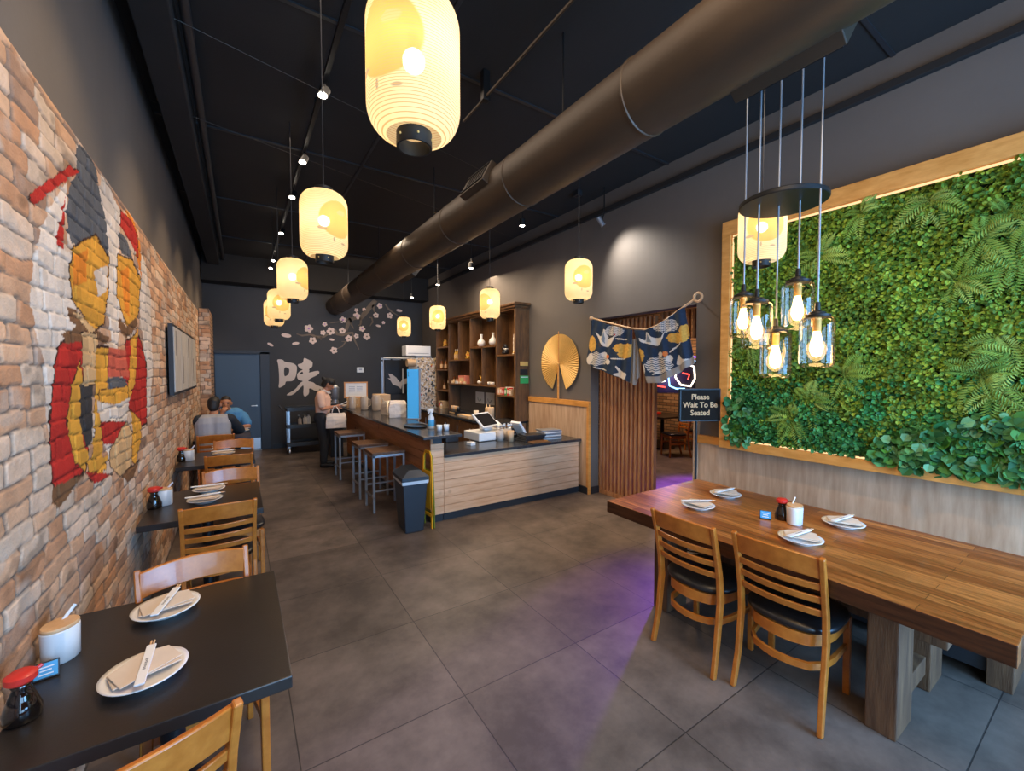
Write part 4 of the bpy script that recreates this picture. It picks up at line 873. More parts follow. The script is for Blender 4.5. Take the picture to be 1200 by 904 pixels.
# ---- noren curtain on its bamboo rod
XN = XR - .10
def nx(px, py, dx=0): q = onX(px, py, XN); return Vector((XN + dx, q.y, q.z))
nt_ = thing('curtain_rod', 'bowed bamboo rod holding the blue curtain over the side opening', 'rod')
rp = [(692, 372.5), (715, 379), (740, 385), (757, 386.5), (772, 381), (790, 368), (815, 350)]
MB().tube([nx(*p) for p in rp], .012, 12).build('pole', 'bamboo', nt_, smooth=True)
m = MB(); q = nx(693, 373); m.ball(tuple(q), .028, 14, 10); m.build('finial', 'bamboo', nt_, smooth='all')
q = nx(815, 351); mm = MB(); ring = [(q.x, q.y + .045 * math.cos(a) - .03, q.z + .045 * math.sin(a) + .02) for a in [2 * math.pi * i / 20 for i in range(21)]]; mm.tube(ring, .014, 8).build('end_ring', 'bamboo', nt_, smooth=True)
for p in ((694, 373), (814, 352)): q = nx(*p); MB().tube([q, (XR, q.y, q.z)], .008, 8).build('wall_hook', 'blackmetal', nt_, smooth=True)
NV, GD, CRM, WB, LG, OG = (lin(c) for c in ((34, 50, 70), (212, 162, 72), (214, 204, 190), (120, 140, 165), (150, 142, 134), (214, 120, 60)))
def ell(cx, cy, a, b, n=20): return [(cx + a * math.cos(2 * math.pi * i / n) * (1 + .09 * math.cos(i * 2.5)), cy + b * math.sin(2 * math.pi * i / n) * (1 + .09 * math.cos(i * 2.5))) for i in range(n)]
def np2(pl): return [(680 + x / 6.025, 330 + y / 6.025) for x, y in pl]
NSH = [(GD, ell(300, 472, 52, 32)), (GD, ell(352, 466, 60, 26)), (GD, ell(330, 515, 50, 30)), (GD, ell(438, 525, 32, 48)), (GD, ell(410, 500, 40, 20)), (GD, ell(700, 400, 78, 36)), (GD, ell(760, 350, 45, 45)), (GD, ell(96, 440, 30, 55)),
       ('w', ell(258, 350, 66, 40)), ('w', ell(130, 548, 78, 48)), ('w', ell(572, 592, 98, 62)), ('w', ell(612, 312, 98, 50)),
       (CRM, [(120, 350), (165, 400), (185, 325), (208, 400), (245, 398), (262, 375), (258, 400), (236, 440), (210, 465), (180, 462), (150, 420)]), (CRM, [(428, 395), (478, 425), (478, 348), (522, 400), (585, 400), (605, 350), (612, 350), (594, 425), (560, 458), (520, 448), (440, 430)]),
       (CRM, [(245, 655), (285, 645), (262, 600), (272, 596), (300, 638), (350, 650), (330, 700), (270, 670)]), (CRM, [(700, 525), (708, 518), (735, 550), (800, 545), (812, 515), (822, 572), (730, 590), (690, 592)]), (CRM, [(520, 280), (680, 200), (720, 180), (640, 265), (560, 275)]), (CRM, [(440, 620), (465, 580), (480, 640), (450, 680)]), (CRM, [(50, 550), (90, 500), (110, 540), (70, 600)]),
       (CRM, [(265, 400), (345, 408), (342, 416), (262, 410)]), (CRM, [(620, 345), (715, 295), (712, 305), (625, 360)]), (CRM, [(228, 540), (330, 545), (328, 552), (232, 550)]), (CRM, [(640, 498), (730, 425), (732, 432), (650, 506)]), (CRM, [(520, 655), (660, 600), (662, 608), (528, 664)]), (CRM, [(110, 600), (200, 625), (200, 632), (115, 610)]),
       (lin((40, 34, 34)), [(205, 398), (262, 375), (258, 384), (210, 408)]), (lin((190, 50, 40)), ell(258, 378, 6, 5)), (lin((40, 34, 34)), [(590, 398), (612, 350), (606, 352), (582, 395)]), (lin((120, 130, 140)), [(165, 410), (182, 345), (190, 400), (186, 440)]), (lin((120, 130, 140)), [(480, 430), (486, 366), (500, 395), (520, 430)]), (lin((60, 54, 58)), [(150, 430), (180, 462), (160, 466), (142, 445)]), (lin((60, 54, 58)), [(520, 448), (560, 458), (545, 474), (522, 470)]), (CRM, ell(181, 516, 17, 17)), (OG, ell(206, 531, 15, 15)), (CRM, ell(208, 568, 19, 19)), (CRM, ell(580, 515, 20, 18)), (OG, ell(618, 512, 18, 18)), (CRM, ell(646, 545, 24, 24))]
def chk(pl):
    for _ in range(2):
        o = []
        for a, b in zip(pl, pl[1:] + pl[:1]): o += [(a[0] * .82 + b[0] * .18, a[1] * .82 + b[1] * .18), (a[0] * .18 + b[0] * .82, a[1] * .18 + b[1] * .82)]
        pl = o
    return pl
NPL = [(c, np2(chk(p) if c == CRM else p)) for c, p in NSH]
def panel(top, bot, name_lab, seed, hem=None, parent=None, lining=False):
    nu, nv = 150, 110
    def samp(pl, u): # by x share
        d = [0]
        for a, b in zip(pl, pl[1:]): d.append(d[-1] + math.hypot(b[0] - a[0], b[1] - a[1]))
        s = u * d[-1]
        for i in range(len(d) - 1):
            if s <= d[i + 1] + 1e-9: f = (s - d[i]) / (d[i + 1] - d[i]); return (pl[i][0] + (pl[i + 1][0] - pl[i][0]) * f, pl[i][1] + (pl[i + 1][1] - pl[i][1]) * f)
        return pl[-1]
    PX = np.zeros((nv, nu)); PY = np.zeros((nv, nu)); Vv = np.zeros((nv, nu, 3))
    for iu in range(nu):
        u = iu / (nu - 1); a = samp(top, u); b = samp(bot, u)
        for iv in range(nv):
            v = iv / (nv - 1); x = a[0] + (b[0] - a[0]) * v; y = a[1] + (b[1] - a[1]) * v; PX[iv, iu] = x; PY[iv, iu] = y; q = onX(x, y, XN)
            wv = .013 * math.sin(u * 17 + seed + v * 1.2) * (.25 + v) + .008 * math.sin(u * 31 + v * 3 + seed)
            Vv[iv, iu] = (XN - .016 + wv - (.02 if not lining else -.012) * 1, q.y, q.z)
    col = np.zeros((nv, nu, 3)); col[:] = NV if not lining else LG
    if not lining:
        n = fbm(PX * .35, PY * .35, 5)[..., None]; col = col * (.75 + .5 * n)
        for c, p in NPL:
            i = inpoly(PX, PY, p)
            if c == 'w':
                cx = sum(q[0] for q in p) / len(p); cy = sum(q[1] for q in p) / len(p); w_ = max(q[0] for q in p) - cx; h_ = max(q[1] for q in p) - cy
                # scalloped wave rows
                rr = np.abs(((PX - cx) / w_ * 2.2) % 1 - .5) * .5 + ((PY - cy) / h_ * 1.8); k = (np.floor(rr * 5) % 2 == 0); cc = np.where(k[..., None], np.array(CRM), np.array(WB) * .35); col[i] = cc[i]
            elif c == GD: cc = np.array(GD) * (.72 + .5 * fbm(PX * .8, PY * .8, 9)[..., None]); col[i] = cc[i]
            else: col[i] = np.array(c)
        if hem is not None: V_ = np.linspace(0, 1, nv)[:, None] * np.ones((1, nu)); col[V_ > 1 - hem] = LG
    o = np_mesh('curtain_panel', Vv.reshape(-1, 3), grid_quads(nv, nu), 'cloth', col.reshape(-1, 3), parent); s = o.modifiers.new('thickness', 'SOLIDIFY'); s.thickness = .002; return o
M['cloth'] = attr_mat('printed_cotton', .85, .1, 200)
nr = thing('noren_curtain', 'split navy curtain printed with white cranes and gold clouds', 'curtain')
panel([(697, 375), (715, 380.5), (732, 385), (744, 387)], [(688, 425), (703, 433), (725, 442), (741, 448)], '', 0, parent=nr, hem=None)
panel([(744.5, 387), (757, 387.5), (772, 382), (790, 369), (804, 360)], [(761, 449), (775, 449), (795, 439), (816.5, 426)], '', 2, hem=.12, parent=nr)
tag(panel([(738, 400), (745, 397), (750, 400)], [(735, 447), (745, 452), (750, 440)], '', 3, parent=nr, lining=True), 'grey lining showing in the slit')

# ---- gold fan on the right wall
fc_ = onX(655, 425, XR - .03); t = thing('wall_fan', 'large gold pleated paper fan with a long handle on the right wall', 'fan', (XR - .022, fc_.y, fc_.z))
ry = (onX(633.5, 425, XR).y - onX(676.5, 425, XR).y) / 2; rz_ = (onX(655, 391, XR).z - onX(655, 457, XR).z) / 2 
m = MB(); n = 64; vs = [(0, 0, -.03)]; fs = []; gap = R(21)
for i in range(n * 2 + 1):
    a = -math.pi / 2 + gap + (2 * math.pi - 2 * gap) * i / (n * 2); dx = -.014 if i % 2 else 0
    vs.append((dx, -ry * math.cos(a), rz_ * math.sin(a)))
for i in range(1, n * 2 + 1): fs.append((0, i, i + 1))
o = m.add(vs, fs).build('pleated_leaf', 'brass', t); sm = o.modifiers.new('thick', 'SOLIDIFY'); sm.thickness = .003
MB().bar([(-.02, 0, -.0), (-.02, 0, -rz_ - .14)], .035, .012, side=(0, 1, 0)).build('handle', 'trim', t, bevel=.003); MB().bar([(-.018, 0, 0), (-.018, 0, rz_ + .04)], .012, .008, side=(0, 1, 0)).build('rib', 'trim', t, bevel=.002)
MB().ball((-.022, 0, -.02), .018, 12, 8).build('pivot', 'brass', t, smooth='all')

# ---- long picture on the brick wall
a, b = onX(203, 379, XL + .05), onX(228, 455, XL + .05); ya, yb = onX(202.5, 420, XL + .05).y, onX(228.5, 420, XL + .05).y; z1 = onX(203, 380, XL + .05).z; z0 = onX(203, 464, XL + .05).z
t = thing('wall_picture', 'long pale framed picture of tree trunks on the brick wall', 'picture', (XL + .015, ya, z0))
MB().box(0, .04, 0, yb - ya, 0, z1 - z0).build('frame', 'blackpaint', t, bevel=.003)
w4 = (yb - ya - .04) / 4
for i in range(4):
    c = MB().box(.036, .048, .02 + i * w4, .02 + (i + 1) * w4 - .03, .03, z1 - z0 - .03).build('canvas_panel', 'canvas', t)
    m = MB(); y = .02 + i * w4 + .12
    m.box(.047, .0495, y, y + .05, .1 if i % 2 else .4, z1 - z0 - (.3 if i % 2 else .06)); m.build('printed_trunk', 'canvasmark', c)
#==MARK3
# ================================================================== COUNTER AND BAR
ZL, ZB = .775, 1.02
t = thing('service_counter', 'low pine plank counter with a dark top, carrying the register', 'counter', (1.80, 4.45, 0))
m = MB(); z = .085
hs = [.095, .098, .10, .098, .10, .10, .075]
for i, h in enumerate(hs):
    e = 4.05 - 1.80; m.box(.165, e, .0, .03, z, z + h - .003); z += h
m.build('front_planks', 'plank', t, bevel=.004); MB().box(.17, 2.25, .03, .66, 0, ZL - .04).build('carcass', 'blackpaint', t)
MB().box(.165, 2.26, .012, .65, 0, .085).build('plinth', 'bin', t)
MB().box(.16, 2.28, -.03, .70, ZL - .035, ZL).build('countertop', 'counter', t, bevel=.004)
t = thing('bar_counter', 'high bar with brown pine side and dark top beside the stools', 'bar', (1.68, 4.45, 0))
L_ = 4.45
m = MB(); z = .09
while z < ZB - .05: h = min(.1, ZB - .04 - z); m.box(.12, .15, .0, L_, z, z + h - .003); z += .1
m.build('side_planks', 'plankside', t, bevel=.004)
m = MB(); z = .085
for h in hs + [.1, .06]:
    if z + h > ZB - .03: h = ZB - .035 - z
    if h > .01: m.box(.12, .28, -.004, .028, z, z + h - .003)
    z += h
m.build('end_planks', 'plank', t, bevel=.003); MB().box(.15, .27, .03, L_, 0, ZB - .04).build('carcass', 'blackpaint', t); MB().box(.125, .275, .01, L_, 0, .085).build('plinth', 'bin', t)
MB().box(-.01, .46, -.12, L_ + .02, ZB - .035, ZB).build('bar_top', 'counter', t, bevel=.004)
t = thing('back_counter', 'dark back counter under the wooden display shelf', 'counter', (3.34, 5.85, 0)); BZ = .89; BL = 3.1
MB().box(.03, .77, 0, BL, .08, BZ - .04).build('cabinet', 'slat', t, bevel=.004); MB().box(0, .77, -.02, BL, BZ - .04, BZ).build('countertop', 'counter', t, bevel=.004); MB().box(.06, .76, .01, BL, 0, .08).build('plinth', 'blackpaint', t)
for i in range(6):
    d = MB().box(.01, .03, .02 + i * .515, .51 + i * .515, .10, BZ - .06).build('door', 'shelfwood', t, bevel=.003); MB().tube([(-.005, .08 + i * .515, .5), (-.005, .08 + i * .515, .74)], .007, 8).build('handle', 'steel', d, smooth=True)

# bar stools
def make_stool():
    t = thing('bar_stool', 'x', 'stool', group='grey metal bar stools at the bar'); a, b, h = .20, .20, .74
    for sx in (-1, 1):
        for sy in (-1, 1): MB().box(sx * a - .014 * (1 + sx), sx * a + .014 * (1 - sx), sy * b - .014 * (1 + sy), sy * b + .014 * (1 - sy), 0, h - .03).build('leg', 'greymetal', t, bevel=.002)
    m = MB()
    for y in (-b, b - .028): m.box(-a, a, y, y + .028, h - .06, h - .03)
    for x in (-a, a - .028): m.box(x, x + .028, -b, b, h - .06, h - .03)
    m.build('seat_frame', 'greymetal', t, bevel=.002)
    for z, (x0, x1, y0, y1) in ((.26, (-a, a, -b + .004, -b + .02)), (.26, (-a, a, b - .02, b - .004)), (.18, (-a + .004, -a + .02, -b, b)), (.18, (a - .02, a - .004, -b, b))): MB().box(x0, x1, y0, y1, z, z + .02).build('foot_rail', 'greymetal', t)
    MB().box(-a - .005, a + .005, -b - .005, b + .005, h - .03, h + .005).build('seat', 'legwood', t, bevel=.006); return t
st = make_stool()
for i, (x, y, lab) in enumerate([(1.53, 5.33, 'metal bar stool nearest the black bin'), (1.52, 6.00, 'middle metal bar stool of the three at the bar'), (1.50, 7.22, 'farthest metal bar stool, nearest the standing worker')]):
    o = st if i == 0 else dup(st); o.location = (x, y, 0); o['label'] = lab

# bin
t = thing('trash_bin', 'black plastic rubbish bin with a swing lid beside the bar', 'bin', (1.56, 4.45, 0), R(-4))
def frust(m, x0, y0, z0, x1, y1, z1): return m.add([(-x0, -y0, z0), (x0, -y0, z0), (x0, y0, z0), (-x0, y0, z0), (-x1, -y1, z1), (x1, -y1, z1), (x1, y1, z1), (-x1, y1, z1)], [(3, 2, 1, 0), (4, 5, 6, 7), (0, 1, 5, 4), (1, 2, 6, 5), (2, 3, 7, 6), (3, 0, 4, 7)])
frust(MB(), .10, .16, 0, .135, .20, .56).build('body', 'bin', t, bevel=.012); frust(MB(), .142, .207, .535, .146, .212, .575).build('liner', 'liner', t, bevel=.004)
l = frust(MB(), .148, .214, .57, .148, .214, .61); frust(l, .148, .214, .61, .06, .15, .68); l.build('lid', 'bin', t, bevel=.006)
# folded wet floor sign leaning on the bar side
t = thing('wet_floor_sign', 'folded yellow floor sign leaning between the bin and the counter', 'floor sign', (1.745, 4.40, 0), R(0))
t.rotation_euler = (0, 0, R(97)); t.scale = (1, .8, 1.27)
for nm, y, mt in (('rear_leaf', -.018, 'yellowgreen'), ('front_leaf', .018, 'yellow')):
    m = MB(); xx = Matrix.Rotation(R(-2 if y < 0 else 2), 4, 'X')
    m.bar([(-.11, y, 0), (-.105, y * .9, .1), (-.12, y * .8, .12), (-.085, y * .3, .62), (-.05, 0, .66), (.05, 0, .66), (.085, y * .3, .62), (.12, y * .8, .12), (.105, y * .9, .1), (.11, y, 0)], .016, .03, side=(0, 1, 0))
    m.box(-.09, .09, y - .004, y + .004, .16, .50); m.box(-.1, .1, y - .006, y + .006, .10, .13); m.build(nm, mt, t, bevel=.004)

# ------------------------------------------------------------------ display shelf
XS = 3.84
t = thing('display_shelf', 'dark stained wooden display shelf with open bays on the right wall', 'shelf', (XS, 5.775, 0))
def SY(px): return onX(px, 440, XS).y - 5.775
def SZ(p): return onX(500 + p[0] / 5.65, 340 + p[1] / 5.65, XS).z
Dp = XR - XS; zt = 2.80; v65, v145, v210, v287, v365, v460, v600 = [SY(500 + q / 5.65) for q in (65, 145, 210, 287, 365, 460, 600)]
z1, z2, z3, z4, z5 = SZ((220, 465)), SZ((370, 378)), SZ((530, 432)), SZ((300, 631)), SZ((530, 705)); l1, l2, l3 = SZ((105, 380)), SZ((105, 530)), SZ((105, 668))
th = .03
def vb(y, a, b, nm='upright'): MB().box(0, Dp - .005, y - th / 2, y + th / 2, a, b).build(nm, 'shelfwood', t, bevel=.002)
def hb(z, a, b): MB().box(0, Dp - .005, a, b, z - th / 2, z + th / 2).build('shelf_board', 'shelfwood', t, bevel=.002)
MB().box(0, Dp, -.005, .045, BZ, zt).build('end_panel', 'shelfwood', t, bevel=.002)
vb(v65, BZ, zt); vb(v145, BZ, zt); vb(v210, z1, zt); vb(v287, z4, zt); vb(v365, z4, z2); vb(v460, BZ, zt)
hb(z1, v287, v145); hb(z2, v460, v287); hb(z3, .04, v460); hb(z4, v460, v145); hb(z5, .04, v460)
for z in (l1, l2, l3): hb(z, v145, v65)
hb(zt - .015, 0, v65)
bk = MB(); bk.box(Dp - .012, Dp - .002, 0, v65, z4, zt); bk.box(Dp - .012, Dp - .002, v145, v65, BZ, z4); bk.box(Dp - .012, Dp - .002, 0, v460, BZ, z4); bk.build('back_board', 'shelfwood', t)
m = MB(); m.box(-.03, Dp - .002, -.03, v65 + .03, zt, zt + .04); m.box(-.055, Dp - .002, -.055, v65 + .055, zt + .04, zt + .085); m.build('cornice', 'shelfwood', t, bevel=.01)
t5 = 5.775
# two prints pinned on the wall below the shelf
for i, (a, b) in enumerate(((325, 378), (390, 447))):
    ya, yb = onX(500 + a / 5.65, 465, XR - .01).y, onX(500 + b / 5.65, 465, XR - .01).y; za, zb = onX(562, 340 + 750 / 5.65, XR).z, onX(562, 340 + 675 / 5.65, XR).z
    p = MB().box(XR - .012, XR - .001, min(ya, yb), max(ya, yb), za, zb).build('wall_print', 'whitepaper'); tag(p, 'pale printed sheet on the wall under the shelf, ' + ('left one' if i == 0 else 'right one'), 'poster', 'pale sheets under the shelf')
    c = (ya + yb) / 2; q = MB(); q.tube([(XR - .014, c + .07 * math.cos(a_), (za + zb) / 2 + .07 * math.sin(a_)) for a_ in [R(200 + i_ * 20) for i_ in range(9)]], .008, 6); q.build('printed_curve', 'greymetal', p)
# stickers on the shelf end
def endY(px, py): return onY(px, py, 5.765)
for nm, px0, px1, py0, py1, mt, lab in (('green_notice', 609.5, 619, 440.5, 449.5, 'green', 'green notice stuck on the end panel of the display shelf'), ('black_notice', 609.5, 617.5, 433, 439.5, 'blackplastic', 'small black notice above the green one on the shelf end'), ('small_wall_figure', 609.5, 618.5, 424, 429, 'brass', 'small gold and white ornament on the shelf end panel')):
    a = endY(px0, py0); b = endY(px1, py1); o = MB().box(a.x, b.x, 5.755, 5.768, b.z, a.z).build(nm, mt, bevel=.002); tag(o, lab, 'notice' if 'notice' in nm else 'ornament')
    if nm == 'green_notice': MB().box(a.x + .01, b.x - .01, 5.753, 5.755, a.z - .03, a.z - .018).build('print', 'whitepaper', o)
# ---- items on the shelf
def sy(px, X_=XS + .1): return onX(px, 440, X_).y
def lath(nm, mt, prof, loc, lab, cat, group=None, parts=(), seg=20):
    t = thing(nm, lab, cat, loc, 0, group); MB().lathe(prof, seg).build('body', mt, t, smooth='all')
    for pn, pm, pp in parts: MB().lathe(pp, seg).build(pn, pm, t, smooth=True)
    return t
VAS = [(.001, 0), (.04, 0), (.07, .03), (.082, .07), (.07, .115), (.035, .15), (.026, .17), (.026, .23), (.033, .245), (.024, .245), (.018, .17), (.001, .16)]
def spx(cx, cy, z): # world point on the shelf board z at crop pixel column
    return (XS + .11, onX(500 + cx / 5.65, 340 + cy / 5.65, XS + .11).y, z + th / 2)
lath('vase', 'white', VAS, spx(362, 350, z2), 'round white vase with a straight neck, left of two on the shelf', 'vase', 'white vases on the shelf')
lath('vase', 'white', VAS, spx(440, 350, z2), 'round white vase by the upright, right of two on the shelf', 'vase', 'white vases on the shelf')
BOT = [(.001, 0), (.033, 0), (.036, .01), (.036, .13), (.014, .17), (.012, .21), (.001, .21)]
LB = [(.0365, .03), (.0368, .032), (.0368, .115), (.0365, .118)]
def bottle(loc, lab, mt='amber', g='labelled bottles on the shelf', cap='blackplastic', s=1, lm='label'):
    t = lath('bottle', mt, BOT, loc, lab, 'bottle', g); MB().open_lathe(LB, 20).build('paper_label', lm, t, smooth='all'); MB().lathe([(.015, .205), (.015, .235), (.001, .236)], 14).build('cap', cap, t, smooth=True); t.scale = (s,) * 3; return t
bottle(spx(192, 430, z1), 'pale amber bottle, left one in the upper bay of the shelf', 'gold2', cap='whiteplastic'); bottle(spx(207, 430, z1), 'pale amber bottle, right one in the upper bay of the shelf', 'gold2', cap='whiteplastic')
bottle(spx(100, 500, l2), 'dark labelled bottle in the left shelf column, left of two'); bottle(spx(127, 500, l2), 'dark labelled bottle in the left shelf column, right of two')
bottle(spx(118, 620, l3), 'dark bottle low in the left shelf column', s=.85)
bottle(spx(182, 590, z4), 'small dark bottle beside the pink box, left of two', s=.75); bottle(spx(202, 590, z4), 'small dark bottle beside the pink box, right of two', s=.75)
def sbox(nm, mt, loc, d, lab, cat, g=None, lid=None):
    t = thing(nm, lab, cat, loc, 0, g); MB().box(-d[0] / 2, d[0] / 2, -d[1] / 2, d[1] / 2, 0, d[2]).build('body', mt, t, bevel=.004)
    MB().box(-d[0] / 2 - .001, -d[0] / 2, -d[1] * .35, d[1] * .35, d[2] * .25, d[2] * .75).build('printed_label', lid or 'red', t); return t
sbox('carton', 'pink', spx(250, 590, z4), (.14, .30, .17), 'pink printed box on the middle shelf board', 'box', lid='label')
for i, cx in enumerate((172, 194, 222, 246, 272)): 
    p = spx(cx, 612, z4); sbox('small_carton', 'label' if i != 2 else 'whitepaper', (XS + .03, p[1], p[2]), (.05, .085, .05), 'small tan carton in the row on the middle shelf board, ' + ('far left', 'second from left', 'white, in the middle', 'second from right', 'far right')[i], 'box', 'small cartons on the middle board', lid='paper')
# gold ornaments: stacks of beads and birds
def figure(loc, lab, mt, nm='figurine', cat='figurine', s=1, acc='red'):
    t = thing(nm, lab, cat, loc); m = MB(); m.ball((0, 0, .055), .05, 14, 10, (1, 1, 1.1)); m.ball((0, 0, .125), .036, 12, 8); m.ball((-.02, .02, .155), .012, 8, 6); m.ball((-.02, -.02, .155), .012, 8, 6); m.ball((-.03, .04, .10), .016, 8, 6, (1, 1, 1.8)); m.ball((-.04, -.03, .03), .018, 8, 6); m.ball((-.04, .03, .03), .018, 8, 6)
    m.build('body', mt, t, smooth='all'); MB().lathe([(.037, .082), (.041, .09), (.037, .098)], 16).build('collar', acc, t, smooth=True); t.scale = (s,) * 3; return t
figure(spx(126, 355, l1), 'gold bird-like ornament at the top of the left shelf column', 'gold2')
figure(spx(275, 430, z1), 'gold ornament beside the upright in the upper bay', 'gold2', s=.95); figure(spx(525, 400, z3), 'black, white and red figurine on the right shelf board', 'blackplastic', s=1.15, acc='white')
t = thing('statuette', 'tall slim pale gold statuette on the right shelf board', 'statuette', spx(582, 400, z3)); MB().lathe([(.001, 0), (.04, 0), (.035, .02), (.02, .04), (.028, .1), (.022, .16), (.03, .2), (.02, .23), (.028, .27), (.018, .30), (.022, .33), (.008, .36), (.001, .37)], 16).build('body', 'paper', t, smooth='all'); MB().lathe([(.034, .02), (.036, .03), (.034, .04)], 16).build('band', 'gold2', t, smooth='all')
t = thing('goose_figurine', 'white goose ornament with a yellow neck on the middle board', 'figurine', spx(350, 600, z4)); m = MB(); m.ball((0, 0, .045), .045, 12, 8, (1, 1.5, .9)); m.build('body', 'white', t, smooth='all'); MB().tube([(0, -.04, .06), (0, -.06, .11), (0, -.05, .15), (0, -.025, .165), (0, -.005, .15)], [.018, .014, .012, .014, .006], 10).build('neck', 'gold2', t, smooth=True)
for i, cx in enumerate((412, 427, 441)): lath('small_jar', 'white', [(.001, 0), (.028, 0), (.03, .05), (.022, .06), (.001, .06)], spx(cx, 610, z4), 'tiny white jar under the long shelf bay, ' + ('left', 'middle', 'right')[i] + ' of three', 'jar', 'tiny white jars')
for i, cx in enumerate((495, 509, 523, 537)): 
    p = spx(cx, 630, z5); lath('small_cup', 'white', [(.001, 0), (.022, 0), (.026, .05), (.022, .05), (.018, .006), (.001, .006)], (XS + .21, p[1], z5 + th / 2 + .085), 'small white cup on the riser of the right shelf board, ' + ('first', 'second', 'third', 'fourth')[i] + ' from left', 'cup', 'small white cups in the right bay')
p = spx(515, 630, z5); sbox('riser', 'shelfwood', (XS + .21, p[1], z5 + th / 2), (.08, .36, .085), 'dark wooden riser under the small white cups', 'riser', lid='shelfwood')
for i, (cx, mt, lb) in enumerate(((492, 'red', 'red'), (506, 'label', 'tan'), (520, 'pink', 'pink'), (535, 'red', 'bright red'), (551, 'green', 'green'), (567, 'red', 'deep red'), (583, 'cardboard', 'brown'))):
    p = spx(cx, 680, z5); sbox('tea_box', mt, (XS + .06, p[1], z5 + th / 2), (.09, .062, .11 + .01 * (i % 3)), lb + ' little box in the row of boxes on the lower right shelf board', 'box', 'coloured boxes on the lower right board', lid='paper')
sbox('crate', 'cardboard', (XS + .12, sy(500 + 118 / 5.65, XS + .12), BZ), (.2, .26, .16), 'tan box of packets at the foot of the left shelf column', 'box')
bottle((XS - .1, sy(500 + 95 / 5.65, XS - .1), BZ), 'small sauce bottle by the tan box on the back counter', 'paper', s=.7)
# ---- items on the back counter
def bc(px, X_): return (X_, onX(px, 470, X_).y, BZ)
p = bc(535, 3.62); sbox('cup_tray', 'blackplastic', p, (.2, .36, .05), 'black tray of cups on the back counter', 'tray', lid='label')
for i in range(4): lath('mug', ('bamboo', 'glasscup', 'bamboo', 'blackplastic')[i], [(.001, 0), (.035, 0), (.04, .10), (.036, .10), (.03, .01), (.001, .01)], (3.60, p[1] + .13 - .085 * i, BZ + .05), 'cup standing in the black tray on the back counter, ' + ('leftmost', 'second from left', 'third from left', 'rightmost')[i], 'cup', 'cups in the black tray')
p = bc(546, 3.45); sbox('egg_tray', 'label', p, (.12, .46, .05), 'low tan tray on the edge of the back counter', 'tray', lid='paper')
lath('cup', 'paper', [(.001, 0), (.04, 0), (.048, .13), (.044, .13), (.036, .01), (.001, .01)], bc(558, 3.6), 'cream cup behind the register on the back counter', 'cup')
t = thing('condiment_box', 'cream box holding two squeeze bottles on the back counter', 'box', bc(572, 3.52)); MB().box(-.05, .05, -.10, .10, 0, .13).build('body', 'paper', t, bevel=.004)
for y in (-.05, .05): lath('squeeze_bottle', 'label', [(.001, 0), (.028, 0), (.028, .09), (.008, .12), (.004, .16), (.001, .16)], (3.52, t.location.y + y, BZ + .13), 'tan squeeze bottle standing on the cream box, ' + ('nearer one' if y < 0 else 'farther one'), 'bottle', 'squeeze bottles on the cream box')
lath('steel_canister', 'cardboard', [(.001, 0), (.065, 0), (.065, .24), (.06, .245), (.001, .245)], (3.50, 6.02, BZ), 'tall round tan canister behind the register', 'canister')

# ---- items on the low counter
def lc(px, py): p = onZ(px, py, ZL); return p
t = thing('cash_register', 'white touchscreen register with its black screen tilted back', 'register', lc(577, 516) + Vector((0, .16, 0)), R(4)); t.scale = (1.2,) * 3
MB().box(-.215, .215, -.17, .17, .005, .10).build('cash_drawer', 'whiteplastic', t, bevel=.008); MB().box(-.2, .2, -.172, -.168, .02, .085).build('drawer_front', 'whitepaper', t, bevel=.002)
s = thing('x', None, None); bpy.data.objects.remove(s)
Xs = Matrix.Translation((-.03, -.02, .225)) @ Euler((R(-48), 0, R(22))).to_matrix().to_4x4()
b = MB().box(-.165, .165, -.012, .012, -.115, .115, Xs).build('screen_housing', 'whiteplastic', t, bevel=.008); MB().box(-.145, .145, -.0145, -.011, -.092, .092, Xs).build('screen_glass', 'screen', b)
MB().box(-.05, .07, -.03, .09, .10, .20).build('screen_stand', 'whiteplastic', t, bevel=.01)
X2 = Matrix.Translation((.14, -.02, .16)) @ Euler((R(-60), 0, R(10))).to_matrix().to_4x4(); MB().box(-.04, .04, -.02, .02, -.06, .06, X2).build('card_reader', 'whiteplastic', t, bevel=.006)
t = thing('receipt_printer', 'small black machine at the left end of the low counter', 'printer', lc(531, 520) + Vector((.03, .16, 0))); MB().box(-.10, .09, -.09, .09, 0, .12).build('body', 'blackplastic', t, bevel=.015); MB().box(-.05, .05, -.06, -.02, .12, .125).build('paper_slot', 'greymetal', t)
t = thing('card_terminal', 'small white card terminal in front of the register', 'card reader', lc(552, 522), R(10)); MB().box(-.04, .04, -.05, .05, 0, .045).build('body', 'whiteplastic', t, bevel=.006); MB().box(-.025, .025, -.01, .035, .045, .047).build('keypad', 'greymetal', t)
t = thing('black_printer', 'black boxy printer right behind the register', 'printer', lc(606, 513) + Vector((-.02, .14, 0))); MB().box(-.07, .07, -.08, .08, 0, .13).build('body', 'blackplastic', t, bevel=.012); MB().box(-.05, .05, -.081, -.079, .03, .05).build('tray_slot', 'greymetal', t)
def cup_of(x, y, lab, n=8, mt='glasscup'):
    t = lath('utensil_cup', mt, [(.001, 0), (.05, 0), (.055, .15), (.05, .15), (.045, .01), (.001, .01)], (x, y, ZL), lab, 'utensil cup')
    for k in range(n):
        a = k * 2.4; r = .03; tx = math.cos(a) * r; ty = math.sin(a) * r; m = MB(); m.tube([(tx * .6, ty * .6, .02), (tx * 1.6, ty * 1.6, .19)], .005, 6); m.ball((tx * 1.75, ty * 1.75, .205), .015, 8, 6, (1, .6, 1.4)); m.build('spoon', 'steel', t, smooth='all')
